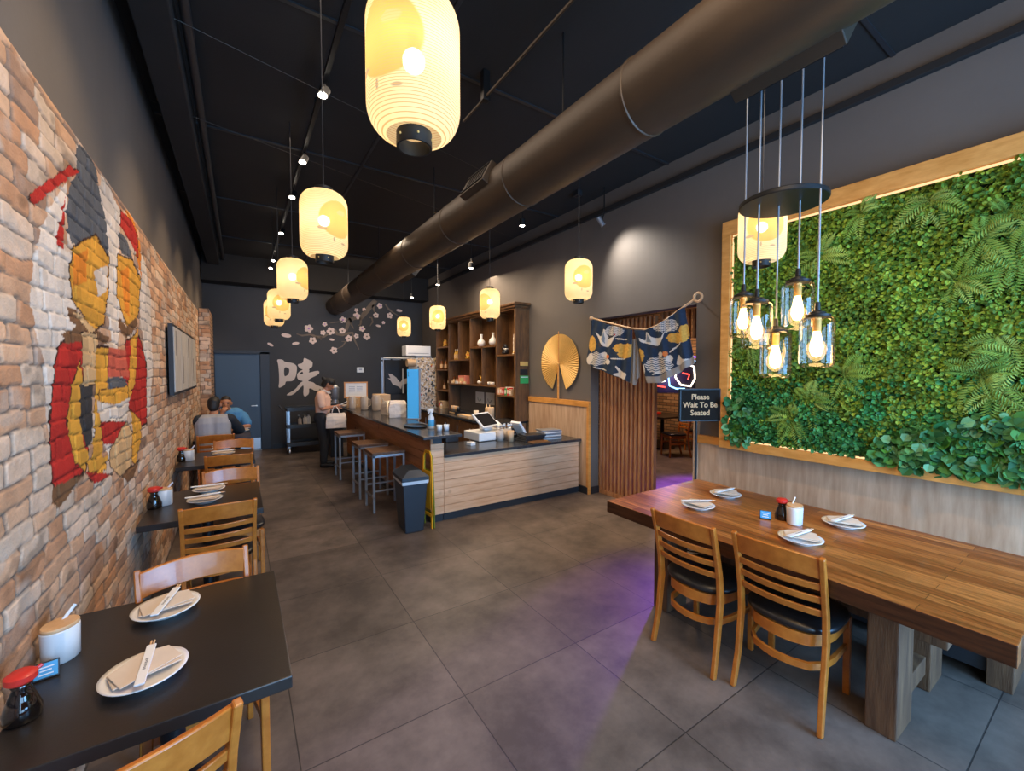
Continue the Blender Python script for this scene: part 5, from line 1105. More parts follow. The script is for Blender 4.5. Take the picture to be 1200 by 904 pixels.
p = lc(609, 508); cup_of(3.02, 4.93, 'cup full of spoons on the low counter, left of the pair'); cup_of(3.16, 4.95, 'cup full of spoons on the low counter, right of the pair')
lath('paper_cup', 'cardboard', [(.001, 0), (.036, 0), (.046, .15), (.042, .15), (.034, .01), (.001, .01)], (3.10, 4.78, ZL), 'tan paper cup in front of the spoon cups', 'cup')
t = thing('napkin_pouch', 'grey tilted plastic binder leaning by the spoon cups', 'binder', (3.38, 4.98, ZL)); Xb = Matrix.Translation((0, 0, .125)) @ Euler((0, R(-38), R(12))).to_matrix().to_4x4(); MB().box(-.02, .02, -.09, .09, -.14, .14, Xb).build('cover', 'whiteplastic', t, bevel=.006); MB().box(-.022, -.02, -.07, .07, -.1, .1, Xb).build('sheet', 'liner', t)
for i in range(9):
    o = MB().box(-.15, .15, -.11, .11, 0, .013).build('menu_board', 'greymetal' if i % 3 else 'whiteplastic', bevel=.002); o.location = (3.72 + .012 * math.sin(i * 2.1), 4.72 + .01 * math.cos(i * 1.7), ZL + i * .0145); o.rotation_euler = (0, 0, R(-6 + 5 * math.sin(i * 1.3)))
    tag(o, 'thin grey menu board in the stack at the right end, ' + ('lowest', 'second from bottom', 'third from bottom', 'fourth from bottom', 'fifth, in the middle', 'fourth from top', 'third from top', 'second from top', 'topmost')[i], 'menu', 'stack of menu boards on the low counter')
for i in range(4):
    o = MB().box(-.16, .16, -.12, .12, 0, .02).build('menu_folder', 'blackplastic', bevel=.004); o.location = (3.36 + .02 * i, 4.72, ZL + i * .0215); o.rotation_euler = (0, 0, R(8 - 5 * i)); tag(o, 'black menu folder in the low pile beside the grey boards, ' + ('lowest', 'second from bottom', 'third from bottom', 'topmost')[i], 'menu', 'black menu folders')
o = MB().box(-.14, .14, -.10, .10, 0, .015).build('clipboard', 'shelfwood', bevel=.003); o.location = (3.38, 4.51, ZL); o.rotation_euler = (0, 0, R(-4)); tag(o, 'brown wooden clipboard at the front edge of the low counter', 'clipboard'); MB().box(.11, .13, -.03, .03, .015, .022).build('clip', 'gold2', o)
# ---- items on the bar top
def bar(px, py): return onZ(px, py, ZB)
t = thing('spray_bottle', 'pale blue trigger spray bottle at the end of the bar', 'spray bottle', bar(507, 503) + Vector((0, .05, 0)), R(30))
MB().lathe([(.001, 0), (.038, 0), (.041, .01), (.041, .13), (.03, .16), (.015, .185), (.015, .20), (.001, .20)], 24).build('body', 'bluecardpale', t, smooth='all') if 'bluecardpale' in M else MB().lathe([(.001, 0), (.038, 0), (.041, .01), (.041, .13), (.03, .16), (.015, .185), (.015, .20), (.001, .20)], 24).build('body', 'liner', t, smooth='all')
m = MB(); m.cbox((-.01, 0, .235), (.10, .028, .035)); m.cbox((-.045, 0, .21), (.01, .016, .05), (0, R(25), 0)); m.box(-.018, .018, -.018, .018, .195, .225); m.build('trigger_head', 'whiteplastic', t, bevel=.004)
MB().open_lathe([(.0415, .03), (.0417, .032), (.0417, .11), (.0415, .112)], 24).build('paper_label', 'bluecard', t, smooth='all')
o = thing('serving_tray', 'black oval tray lying at the end of the bar top', 'tray', bar(492, 501) + Vector((-.02, .10, 0))); MB().lathe([(.001, .004), (.14, .004), (.155, .018), (.16, .018), (.145, 0), (.001, 0)], 36, sx=.9, sy=1.35).build('tray_body', 'blackplastic', o, smooth=True)
for i, (px, py) in enumerate(((516, 500), (525, 500))): lath('plastic_cup', 'liner', [(.001, 0), (.028, 0), (.035, .075), (.033, .075), (.026, .006), (.001, .006)], (2.0 + .09 * i, 4.66, ZB), 'small clear cup beside the spray bottle, ' + ('left' if i == 0 else 'right') + ' one', 'cup', 'clear cups by the spray bottle')
t = thing('blue_reflection_panel', 'tall upright panel on the bar, painted sky blue as a window reflection', 'panel', bar(485, 492) + Vector((.02, .08, 0)), R(-28)); hz = onZ(485, 492, ZB); H_ = onY(485, 433, t.location.y).z - ZB  # partition whose window reflection is painted as flat blue
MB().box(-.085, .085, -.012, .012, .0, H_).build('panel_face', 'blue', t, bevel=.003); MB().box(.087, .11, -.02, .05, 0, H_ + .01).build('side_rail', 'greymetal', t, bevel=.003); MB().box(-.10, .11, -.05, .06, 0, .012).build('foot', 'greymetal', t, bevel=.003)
m = MB()
for k in range(4): m.box(-.072, -.064 + .004 * (k % 2), -.0135, -.012, H_ - .05 - k * .018, H_ - .04 - k * .018)
m.build('printed_letters', 'blackplastic', t)
def bag(px, py, w, d, h, lab, rz, mt='bag', handles=False, at=None):
    t = thing('paper_bag', lab, 'bag', at if at is not None else bar(px, py), R(rz), 'paper bags on the bar' if at is None else None)
    m = MB(); n = 7; vs = []; fs = []; rr = random.Random(int(px)); cols = [(-1, -1), (-.3, -1.05), (.35, -.97), (1, -1), (1.04, 0), (1, 1), (.3, 1.05), (-.3, .97), (-1, 1), (-1.05, 0)]; rows = 6
    for i in range(rows):
        v = i / (rows - 1); sc = 1 - .18 * v ** 3 * (1 if i == rows - 1 else .5)
        for cx, cy in cols: vs.append(((cx * w / 2 * sc + rr.uniform(-.008, .008)), cy * d / 2 * (sc - .45 * v ** 4) + rr.uniform(-.008, .008), h * v + rr.uniform(-.006, .006) * (0 < i)))
    k = len(cols)
    for i in range(rows - 1):
        for j in range(k): j2 = (j + 1) % k; fs.append((i * k + j, i * k + j2, (i + 1) * k + j2, (i + 1) * k + j))
    fs += [tuple(reversed(range(k))), tuple((rows - 1) * k + j for j in range(k))]
    m.add(vs, fs).build('bag_body', mt, t, bevel=.004, seg=1)
    if handles:
        for s in (-1, 1): MB().tube([(-.06, s * .02, h - .01), (-.05, s * .02, h + .07), (0, 0, h + .11), (.05, s * .02, h + .07), (.06, s * .02, h - .01)], .006, 8).build('handle', mt, t, smooth=True)
    return t
bag(466, 489, .26, .20, .26, 'crumpled pale paper bag on the bar, right of the pair', -18); bag(457, 486, .22, .2, .23, 'crumpled tan paper bag on the bar, left of the pair', 12, 'paper')
JUG = [(.001, 0), (.06, 0), (.066, .02), (.072, .20), (.06, .235), (.062, .25), (.055, .25), (.055, .02), (.001, .015)]
for i, (px, py, s, lab) in enumerate(((441, 481.5, 1.12, 'large pale glass jug on the bar, nearest of three'), (427, 480.5, 1.0, 'pale glass jug on the bar, middle of three'), (413, 479, .95, 'pale glass jug on the bar, farthest of three'))):
    t = lath('glass_jug', 'glasscup', JUG, bar(px, py), lab, 'jug', 'pale jugs on the bar', seg=28); t.scale = (s,) * 3; MB().tube([(.065, 0, .20), (.11, 0, .19), (.11, 0, .08), (.068, 0, .06)], .008, 8).build('handle', 'glasscup', t, smooth=True)
lath('bowl', 'glasscup', [(.001, 0), (.04, 0), (.09, .06), (.086, .06), (.04, .01), (.001, .01)], bar(402, 478), 'small pale bowl at the far end of the bar', 'bowl')
p = bar(420, 478); t = thing('framed_notice', 'pale printed notice in an amber wooden frame on the bar', 'picture frame', (1.92, 8.62, ZB), R(-8)); a, b = onY(404, 448, 8.62), onY(430, 466, 8.62); wd = (b.x - a.x) / 2 + .01; zz0, zz1 = 1.26, a.z
t.location.x = (a.x + b.x) / 2; m = MB(); fwid = .025
for bx in ((-wd, wd, zz1 - fwid, zz1), (-wd, wd, zz0 - .05, zz0 - .05 + fwid), (-wd, -wd + fwid, zz0 - .05, zz1), (wd - fwid, wd, zz0 - .05, zz1)): m.box(bx[0], bx[1], -.012, .012, bx[2] - ZB, bx[3] - ZB)
m.build('frame', 'trim', t, bevel=.003); MB().box(-wd + .02, wd - .02, -.006, .006, zz0 - .03 - ZB, zz1 - .02 - ZB).build('notice_sheet', 'whitepaper', t); MB().box(-wd * .8, wd * .8, -.03, .05, 0, zz0 - .05 - ZB).build('stand_block', 'cardboard', t, bevel=.004)
m = MB()
for k in range(2):
    for j in range(4): m.box(-wd * .6 + k * wd * .65, -wd * .1 + k * wd * .65, -.0075, -.006, zz1 - ZB - .10 - j * .03, zz1 - ZB - .09 - j * .03)
m.build('print', 'greymetal', t)
t = thing('coffee_machine', 'low dark coffee machine with a black top at the end of the bar', 'coffee machine', (2.55, 8.35, 0)); MB().box(-.35, .45, -.3, .3, 0, .95).build('cabinet', 'door', t, bevel=.01); MB().lathe([(.001, .95), (.22, .95), (.26, 1.0), (.27, 1.06), (.24, 1.08), (.001, 1.08)], 28, sx=1.2).build('top_pan', 'blackplastic', t, smooth=True)
MB().box(-.33, -.08, -.2, .2, .95, 1.28).build('side_box', 'cardboard', t, bevel=.006)
t = thing('blender_jar', 'dark grey blender behind the worker', 'blender', (1.62, 9.1, 0)); MB().box(-.12, .12, -.15, .15, 0, 1.08).build('base_cabinet', 'blackpaint', t, bevel=.005); MB().lathe([(.07, 1.08), (.06, 1.16), (.075, 1.18), (.085, 1.40), (.06, 1.42), (.04, 1.46), (.001, 1.46)], 20).build('jar', 'greymetal', t, smooth=True)

# ------------------------------------------------------------------ far right corner: sticker-covered fridge, white box, roll, framed crane print
fa, fb = onX(490, 450, 3.55), None; t = thing('sticker_fridge', 'tall cabinet covered all over in small pale stickers', 'cabinet', (3.30, 9.32, 0)); FW_ = .74
z_t = onY(500, 420, 9.3).z; x0, x1 = onY(489, 450, 9.3).x, onY(513, 450, 9.3).x
t.location = (x0, 9.3, 0); MB().box(0, x1 - x0 + .05, 0, .6, 0, z_t).build('cabinet_body', 'whiteplastic', t, bevel=.01)
rr = random.Random(4); VV = []; QQ = []; CC = []; pc_ = [lin(c) for c in ((214, 196, 176), (150, 130, 112), (230, 216, 200), (70, 62, 56), (190, 160, 130), (90, 96, 104), (204, 180, 150), (186, 70, 50), (220, 180, 90))]; wts = [6, 4, 6, 4, 5, 2, 5, .5, .7]
for k in range(900):
    cx, cz = rr.uniform(.01, x1 - x0 + .04), rr.uniform(.9, z_t - .01); a = rr.uniform(0, 3.14); s = rr.uniform(.016, .03); s2 = s * rr.uniform(.5, 1); b = len(VV); y = -.002 - rr.uniform(0, .012); c = rr.choices(pc_, wts)[0]
    for u, v in ((-s, -s2), (s, -s2), (s, s2), (-s, s2)): VV.append((cx + u * math.cos(a) - v * math.sin(a), y, cz + u * math.sin(a) + v * math.cos(a))); CC.append(c)
    QQ.append((b, b + 1, b + 2, b + 3))
M['sticker'] = attr_mat('sticker_paper', .6, .001); o = np_mesh('stickers', VV, QQ, 'sticker', CC, t, smooth=False); o['kind'] = 'stuff'
wb0, wb1 = onY(476, 405, 9.35), onY(505, 417.5, 9.35); t = thing('wall_air_unit', 'white boxy unit on top of the sticker-covered cabinet', 'air unit', (wb0.x, 9.36, z_t + .005)); wz = wb0.z - wb1.z
t.location.z = wb1.z; MB().box(0, wb1.x - wb0.x, 0, .3, 0, wz).build('housing', 'whiteplastic', t, bevel=.008); MB().box(.05, wb1.x - wb0.x - .05, -.004, 0, .05, .062).build('louvre', 'greymetal', t)
MB().box(x0 - wb0.x, x0 - wb0.x + .4, .05, .3, z_t - wb1.z, 0).build('mounting_block', 'greymetal', t) if wb1.z - z_t > .004 else None
r0 = onY(481.5, 425.5, 9.2); t = thing('paper_roll', 'brown paper roll on a metal rail left of the sticker-covered cabinet', 'paper roll', r0); MB().lathe([(.001, -.10), (.085, -.10), (.085, .10), (.001, .10)], 24, X=Matrix.Rotation(R(90), 4, 'Y')).build('roll', 'cardboard', t, smooth=True)
MB().tube([(-.62, 0, .10), (.10, 0, .10)], .016, 8).build('rail', 'steel', t, smooth=True); MB().tube([(-.62, 0, .1), (-.62, 0, -r0.z)], .014, 8).build('post', 'steel', t, smooth=True)
c0, c1 = onY(451, 421, YB - .03), onY(477, 461, YB - .03)
t = thing('crane_picture', 'black picture of a flying white crane on the back wall', 'picture', (c0.x, YB - .03, c1.z)); pw, ph_ = c1.x - c0.x, c0.z - c1.z
MB().box(0, pw + .02, 0, .03, 0, ph_).build('panel', 'blackpaint', t, bevel=.003)
m = MB(); m.box(-.09, -.02, -.01, .03, -.05, ph_ - .06); m.build('left_strip', 'steel', t, bevel=.003)
m = MB()
for k in range(3): m.box(-.09 + k * .28, .14 + k * .28, -.01, .03, ph_ - .02, ph_ + .03)
m.build('top_strip', 'steel', t, bevel=.003); MB().box(pw * .78, pw * .78 + .03, -.014, -.0, .0, ph_ * .72).build('white_bar', 'whitepaper', t)
def pc2(x, y): q = onY(395 + x / 7.862, 395 + y / 7.862, YB - .03); return (q.x - c0.x, q.z - c1.z)
wing = [pc2(*q) for q in ((472, 338), (500, 342), (545, 375), (580, 420), (600, 395), (650, 378), (640, 430), (600, 440), (590, 480), (560, 455), (515, 440), (490, 400), (465, 378), (492, 382))]
MB().prism(wing, lambda u, v, d: (u, d, v), -.006, 0).build('printed_crane', 'kanji', t)
# thermostat
p = onY(422, 434, YB); t = thing('thermostat', 'small white thermostat on the dark back wall', 'thermostat', (p.x, YB, p.z)); MB().box(-.085, .085, -.03, 0, -.06, .07).build('cover', 'whiteplastic', t, bevel=.01); MB().box(-.035, .035, -.032, -.03, .0, .035).build('display', 'greymetal', t)

# ------------------------------------------------------------------ calligraphy and blossom branch on the back wall
def wallcurve(name, polys, m, scale_fn, depth=.012, parent=None):
    c = bpy.data.curves.new(name, 'CURVE'); c.dimensions = '2D'; c.fill_mode = 'BOTH'; c.extrude = depth / 2; pts = [[scale_fn(*q) for q in pl] for pl in polys]
    for pl in pts:
        s = c.splines.new('POLY'); s.points.add(len(pl) - 1); s.use_cyclic_u = True
        for i, (x, z) in enumerate(pl): s.points[i].co = (x, z, 0, 1)
    tmp = bpy.data.objects.new('tmp', c); COL.objects.link(tmp); bpy.context.view_layer.update(); me = bpy.data.meshes.new_from_object(tmp.evaluated_get(bpy.context.evaluated_depsgraph_get())); bpy.data.objects.remove(tmp)
    me.name = name; me.materials.clear(); me.materials.append(M[m]); o = bpy.data.objects.new(name, me); COL.objects.link(o); o.location = (0, YB - depth / 2 - .002, 0); o.rotation_euler = (R(90), 0, 0)
    if parent: o.parent = parent
    return o
def smooth_poly(pl, it=2):
    for _ in range(it):
        o = []
        for a, b in zip(pl, pl[1:] + pl[:1]): o += [(a[0] * .78 + b[0] * .22, a[1] * .78 + b[1] * .22), (a[0] * .22 + b[0] * .78, a[1] * .22 + b[1] * .78)]
        pl = o
    return pl
def k15(x, y): q = onY(310 + x / 15, 410 + y / 15, YB - .01); return (q.x, q.z)
KO = [(215, 168), (320, 172), (350, 215), (480, 232), (545, 262), (572, 310), (558, 440), (532, 510), (490, 552), (440, 557), (372, 555), (362, 612), (310, 650), (243, 678), (260, 560), (255, 400), (240, 250)]; KH = [(343, 300), (435, 325), (437, 400), (400, 455), (343, 475)]
KM = [(690, 148), (715, 148), (770, 175), (848, 215), (838, 308), (780, 335), (790, 380), (768, 408), (930, 368), (962, 385), (957, 430), (780, 520), (762, 552), (860, 575), (900, 615), (1020, 665), (1062, 700), (920, 742), (780, 662), (786, 772), (712, 832), (680, 790), (690, 615), (640, 660), (500, 800), (388, 806), (400, 780), (500, 725), (560, 680), (620, 590), (684, 550), (600, 537), (574, 490), (572, 430), (612, 382), (682, 350), (620, 330), (572, 260), (678, 237)]; KH2 = [(618, 416), (668, 378), (680, 430), (625, 432)]
t = thing('wall_calligraphy', 'large pale brushed character on the dark back wall beside the door', 'wall lettering', (0, 0, 0))
wallcurve('left_strokes', [smooth_poly(KO), smooth_poly(KH)], 'kanji', k15, parent=t); wallcurve('right_strokes', [smooth_poly(KM, 1), smooth_poly(KH2)], 'kanji', k15, parent=t)
t = thing('blossom_branch', 'painted grey branch with pale blossoms across the top of the back wall', 'wall painting', (0, 0, 0))
def r2(x, y): return (300 + x / 10, 340 + y / 10)
def r3(x, y): return (400 + x / 10, 340 + y / 10)
def bw(p, off=.006): q = onY(*p, YB); return Vector((q.x, YB - off, q.z))
BRN = [([r3(*q) for q in ((400, 120), (330, 205), (260, 290), (225, 338))], (.085, .10, .09, .06)), ([r3(*q) for q in ((225, 338), (160, 330), (105, 345), (75, 405), (55, 480))], (.05, .06, .08, .07, .05)),
       ([r3(*q) for q in ((225, 335), (228, 380), (222, 408), (200, 415))], (.045, .035, .03, .02)), ([r3(*q) for q in ((108, 350), (120, 410), (145, 455))], (.04, .035, .012)), ([r3(*q) for q in ((370, 175), (375, 220), (390, 262))], (.05, .04, .02)),
       ([r3(*q) for q in ((325, 320), (355, 325), (368, 375), (335, 422))], (.02, .03, .03, .012)), ([r3(*q) for q in ((515, 165), (545, 215), (590, 255), (690, 318))], (.02, .035, .03, .01)), ([r2(*q) for q in ((475, 515), (540, 535), (640, 522), (710, 552), (790, 548), (850, 515))], (.015, .03, .035, .05, .045, .03)),
       ([r2(*q) for q in ((920, 468), (950, 515), (1010, 528), (1080, 508), (1130, 502), (1145, 560), (1165, 610), (1208, 700))], (.05, .06, .05, .045, .045, .035, .03, .012)), ([r2(*q) for q in ((715, 550), (695, 580))], (.03, .01)), ([r2(*q) for q in ((762, 550), (758, 588))], (.03, .01)),
       ([r2(*q) for q in ((865, 388), (980, 372), (1055, 350), (1110, 332))], (.01, .02, .03, .05)), ([r2(*q) for q in ((950, 688), (1010, 662), (1050, 608), (1075, 590))], (.01, .022, .022, .02)), ([r2(*q) for q in ((1050, 605), (1002, 603))], (.018, .008))]
for pl, ws in BRN:
    P3 = [bw(p) for p in pl]; m = MB(); n = len(P3); vs = []
    for i, p in enumerate(P3):
        tt = (P3[min(i + 1, n - 1)] - P3[max(i - 1, 0)]).normalized(); sd = Vector((-tt.z, 0, tt.x)); w_ = ws[i] * .62
        vs += [p + sd * w_, p - sd * w_]
    vv = [(v.x, v.y - .004, v.z) for v in vs] + [(v.x, YB - .001, v.z) for v in vs]; k_ = len(vs); fs = []
    for i in range(n - 1): a = i * 2; fs += [(a, a + 1, a + 3, a + 2), (k_ + a, k_ + a + 2, k_ + a + 3, k_ + a + 1), (a, a + 2, k_ + a + 2, k_ + a), (a + 1, k_ + a + 1, k_ + a + 3, a + 3)]
    fs += [(0, k_, k_ + 1, 1), (k_ - 2, k_ - 1, 2 * k_ - 1, 2 * k_ - 2)]; m.add(vv, fs).build('branch', 'bark', t)
FL = [(r2(617, 452), 4.4), (r2(665, 593), 3.8), (r2(875, 483), 4.3), (r2(1018, 350), 3.7), (r2(1012, 480), 3.8), (r2(785, 502), 2.9), (r2(805, 400), 2.6), (r2(912, 707), 3.8), (r2(1088, 568), 3.9), (r3(180, 305), 4), (r3(265, 230), 2.2), (r3(175, 237), 2.2), (r3(450, 187), 3.3), (r3(405, 297), 3.2), (r3(567, 300), 3.6), (r3(243, 455), 3.5), (r3(298, 545), 4.1), (r3(176, 540), 2.8), (r3(493, 382), 2.0)]
PT = [(r2(465, 627), 3.4, 10), (r2(168, 640), 3.0, -30), (r2(355, 533), 4.6, -8), (r2(887, 582), 2.7, -10), (r3(678, 242), 3.6, -8), (r3(432, 420), 2.8, -12)]
for i, (p, r) in enumerate(FL):
    c = bw(p); R_ = r * .0218 * .95; m = MB()
    for k in range(5):
        a = k * 2 * math.pi / 5 + i; pc0 = (c.x + math.cos(a) * R_ * .55, c.z + math.sin(a) * R_ * .55); pl = []
        for j in range(12):
            b = 2 * math.pi * j / 12; u = R_ * .52 * math.cos(b); v = R_ * .44 * math.sin(b); pl.append((pc0[0] + u * math.cos(a) - v * math.sin(a), pc0[1] + u * math.sin(a) + v * math.cos(a)))
        m.prism(pl, lambda u, v, d: (u, YB - d, v), .001, .009 + .0006 * k)
    f = m.build('blossom', 'petal', t); pl = [(c.x + R_ * .24 * math.cos(b), c.z + R_ * .24 * math.sin(b)) for b in [2 * math.pi * j / 10 for j in range(10)]]; MB().prism(pl, lambda u, v, d: (u, YB - d, v), .001, .013).build('blossom_heart', 'petalcore' if i % 3 == 0 else 'bark', f)
for p, r, an in PT:
    c = bw(p); R_ = r * .0218; a = R(an); pl = [(c.x + R_ * math.cos(b) * math.cos(a) - R_ * .45 * math.sin(b) * math.sin(a), c.z + R_ * math.cos(b) * math.sin(a) + R_ * .45 * math.sin(b) * math.cos(a)) for b in [2 * math.pi * j / 14 for j in range(14)]]
    MB().prism(pl, lambda u, v, d: (u, YB - d, v), .001, .009).build('petal', 'petal', t)

# ------------------------------------------------------------------ utility cart
ca0 = onZ(337, 532, 0); ty = 9.75; t = thing('utility_cart', 'black three-shelf trolley with steel posts by the back wall', 'trolley', (.80, ty, 0))
for z in (.16, .54, .90): m = MB(); m.box(0, .98, 0, .45, z, z + .03); m.box(0, .98, 0, .015, z, z + .08); m.box(0, .98, .435, .45, z, z + .08); m.build('shelf', 'blackplastic', t, bevel=.006)
for x in (.02, .93):
    for y in (.01, .41): MB().box(x, x + .035, y, y + .035, .12, .92).build('post', 'steel', t, bevel=.003)
for x in (.04, .94):
    for y in (.03, .42):
        c = MB().lathe([(.001, -.015), (.05, -.015), (.055, 0), (.05, .015), (.001, .015)], 20, X=Matrix.Translation((x, y, .055)) @ Matrix.Rotation(R(90), 4, 'Y')).build('caster', 'steel', t, smooth=True)
MB().tube([(-.06, .03, .93), (-.12, .03, 1.0), (-.12, .42, 1.0), (-.06, .42, .93)], .012, 8).build('handle', 'blackplastic', t, smooth=True)
for i, (x, s, mt) in enumerate(((.26, 1, 'glasscup'), (.36, 1.1, 'paper'), (.43, 1.25, 'whiteplastic'))):
    q = lath('pump_bottle', mt, [(.001, 0), (.035, 0), (.038, .01), (.038, .14), (.015, .16), (.015, .18), (.001, .18)], (.8 + x, ty + .2, .57), 'soap bottle on the trolley middle shelf, ' + ('left, clear', 'middle, tan', 'right, white with a pump')[i], 'bottle', 'bottles on the trolley'); q.scale = (s,) * 3
    MB().tube([(0, 0, .18), (0, 0, .22), (-.04, 0, .22)], .006, 8).build('pump', 'blackplastic' if i == 2 else 'whiteplastic', q, smooth=True)
o = MB().box(-.10, .10, -.07, .07, 0, .02).build('folded_cloth', 'paper', bevel=.006); o.location = (1.38, ty + .2, .57); tag(o, 'folded pale cloth on the trolley middle shelf', 'cloth')
#==MARK4
# ================================================================== SIDE ROOM
t = thing('side_room_table', 'dark table seen through the side opening, violet light on its top', 'table', (8.05, 6.05, 0)); MB().box(-.55, .45, -.45, .45, .71, .75).build('tabletop', 'tabletop', t, bevel=.004); MB().tube([(0, 0, 0.03), (0, 0, .71)], .04, 14).build('column', 'blackmetal', t, smooth=True); MB().lathe([(.28, 0), (.28, .02), (.04, .04)], 28).build('base', 'blackmetal', t, smooth=True)
o = dup(ch, (7.45, 5.28, 0), R(62), 'honey wood chair facing the table in the side room'); o['group'] = 'chairs in the side room'
o = dup(ch, (8.35, 5.35, 0), R(10), 'honey wood chair beyond the first one in the side room'); o['group'] = 'chairs in the side room'
t = MB().box(-.16, .16, -.11, .11, 0, .05).build('red_menu', 'red', bevel=.004); t.location = (7.9, 6.2, .75); tag(t, 'red menu lying on the side room table', 'menu')
n0 = onX(793, 442, 7.2); t = thing('neon_sign', 'small lit neon sign in blue, red and white in the side room', 'neon sign', (7.2, n0.y, n0.z)); yaw = math.atan2(-n0.y, -7.2) + R(90); t.rotation_euler = (0, 0, yaw)
s = .0128
def nn(px, py): return ((px - 92) * s * 1.0, -.02, (58 - py) * s * 1.0)
def ntube(nm, m_, pts, r=.014): MB().tube([nn(*p) for p in pts], r, 8).build(nm, m_, t, smooth=True)
MB().box(-.5, .5, 0, .03, -.32, .32).build('backing', 'blackpaint', t, bevel=.004); MB().tube([(0, .015, .32), (0, .015, ZC - n0.z)], .008, 6).build('hanging_wire', 'blackmetal', t)
ntube('red_tube', 'neonred', [(58, 46), (56, 60), (64, 72), (76, 74)]); ntube('white_curve', 'neonwhite', [(62, 48), (62, 58), (68, 66), (76, 64)], .016); ntube('blue_tube', 'neonblue', [(84, 44), (80, 56), (82, 72), (92, 76), (104, 76)]); ntube('white_loop', 'neonwhite', [(92, 44), (90, 58), (98, 70), (112, 72), (118, 60), (116, 42), (104, 38), (92, 44)], .018); ntube('red_bar', 'neonred', [(100, 52), (110, 54), (108, 62)]); ntube('blue_arc', 'neonblue', [(92, 38), (104, 32), (118, 34)]); ntube('violet_arc', 'neonviolet', [(88, 34), (104, 26), (122, 28), (126, 50)])
light('POINT', 'neon_glow', (6.9, n0.y, n0.z), 12, (.45, .3, 1), radius=.2)

# ================================================================== PEOPLE
def blob(name, m_, parts, parent=None, voxel=.008, smooth_it=3):
    """one continuous skin grown over tapered limbs and rounded masses"""
    m = MB()
    for p in parts:
        if p[0] == 'c':
            _, a, b, ra, rb = p; a = Vector(a); b = Vector(b); n = 6; d = b - a; L_ = d.length or 1e-4; u = d / L_
            pts = [a - u * ra * .92] + [a - u * ra * .6] + [a + d * i / n for i in range(n + 1)] + [b + u * rb * .6, b + u * rb * .92]; rs = [ra * .38, ra * .8] + [ra + (rb - ra) * i / n for i in range(n + 1)] + [rb * .8, rb * .38]
            m.tube(pts, rs, 14)
        else: m.ball(p[1], 1, 20, 14, p[2])
    me = bpy.data.meshes.new(name); me.from_pydata(m.v, [], m.f); me.update(); me.materials.append(M[m_]); o = bpy.data.objects.new(name, me); COL.objects.link(o)
    r = o.modifiers.new('skin', 'REMESH'); r.mode = 'VOXEL'; r.voxel_size = voxel; r.use_smooth_shade = True
    s = o.modifiers.new('soft', 'SMOOTH'); s.factor = .5; s.iterations = smooth_it
    if parent: o.parent = parent
    return o
def V3(*a): return Vector(a)
def head_parts(c, yaw=0, pitch=0, s=1):
    X = Matrix.Translation(c) @ Euler((R(pitch), 0, R(yaw))).to_matrix().to_4x4(); q = lambda x, y, z: tuple(X @ Vector((x * s, y * s, z * s)))
    return [('c', q(0, .0, .02), q(0, .0, .045), .078 * s, .076 * s), ('c', q(0, -.02, .03), q(0, .02, .03), .078 * s, .07 * s), ('c', q(0, .035, -.05), q(0, .03, -.01), .042 * s, .06 * s), ('c', q(0, .055, -.072), q(0, .04, -.06), .026 * s, .03 * s),
            ('c', q(0, .082, .02), q(0, .102, -.012), .009 * s, .013 * s), ('c', q(-.02, .083, -.045), q(.02, .083, -.045), .008 * s, .008 * s), ('c', q(-.078, -.005, -.01), q(-.08, -.01, .02), .012 * s, .015 * s), ('c', q(.078, -.005, -.01), q(.08, -.01, .02), .012 * s, .015 * s)], X
def hand_parts(w, d, up, curl=.5, s=1):
    w = Vector(w); d = Vector(d).normalized(); up = Vector(up); up = (up - d * up.dot(d)).normalized(); sd = d.cross(up); out = [('c', w, w + d * .05, .026, .03), ('c', w + d * .03 + sd * .015, w + d * .07 + sd * .022, .018, .016), ('c', w + d * .03 - sd * .015, w + d * .07 - sd * .022, .018, .016)]
    for i, (o_, l) in enumerate(((-.03, .062), (-.01, .074), (.01, .07), (.03, .055))):
        a = w + d * .078 + sd * o_; b = a + (d * math.cos(curl * .6) - up * math.sin(curl * .6)) * l * .55; c = b + (d * math.cos(curl * 1.8) - up * math.sin(curl * 1.8)) * l * .5; out += [('c', a, b, .0095, .0088), ('c', b, c, .0088, .008)]
    a = w + d * .02 - sd * .03; b = a + (d * .6 - sd * .7 - up * .2).normalized() * .035; out += [('c', a, b, .012, .0105), ('c', b, b + (d * .9 - sd * .2 - up * .3).normalized() * .03, .0105, .009)]; return out
def face_bits(X, parent, s=1):
    for sx in (-1, 1):
        m = MB(); m.ball((0, 0, 0), .009 * s, 10, 6, (1.3, .6, .7)); e = m.build('eye', 'blackplastic', parent, smooth='all'); e.location = X @ Vector((sx * .03 * s, .080 * s, .018 * s))
        b = MB().tube([X @ Vector((sx * .018 * s, .084 * s, .036 * s)), X @ Vector((sx * .032 * s, .082 * s, .041 * s)), X @ Vector((sx * .048 * s, .072 * s, .036 * s))], .0035 * s, 6).build('eyebrow', 'hair', parent, smooth='all')
    MB().tube([X @ Vector((-.022 * s, .086 * s, -.045 * s)), X @ Vector((0, .091 * s, -.044 * s)), X @ Vector((.022 * s, .086 * s, -.045 * s))], .004 * s, 6).build('mouth', 'pink', parent, smooth='all')

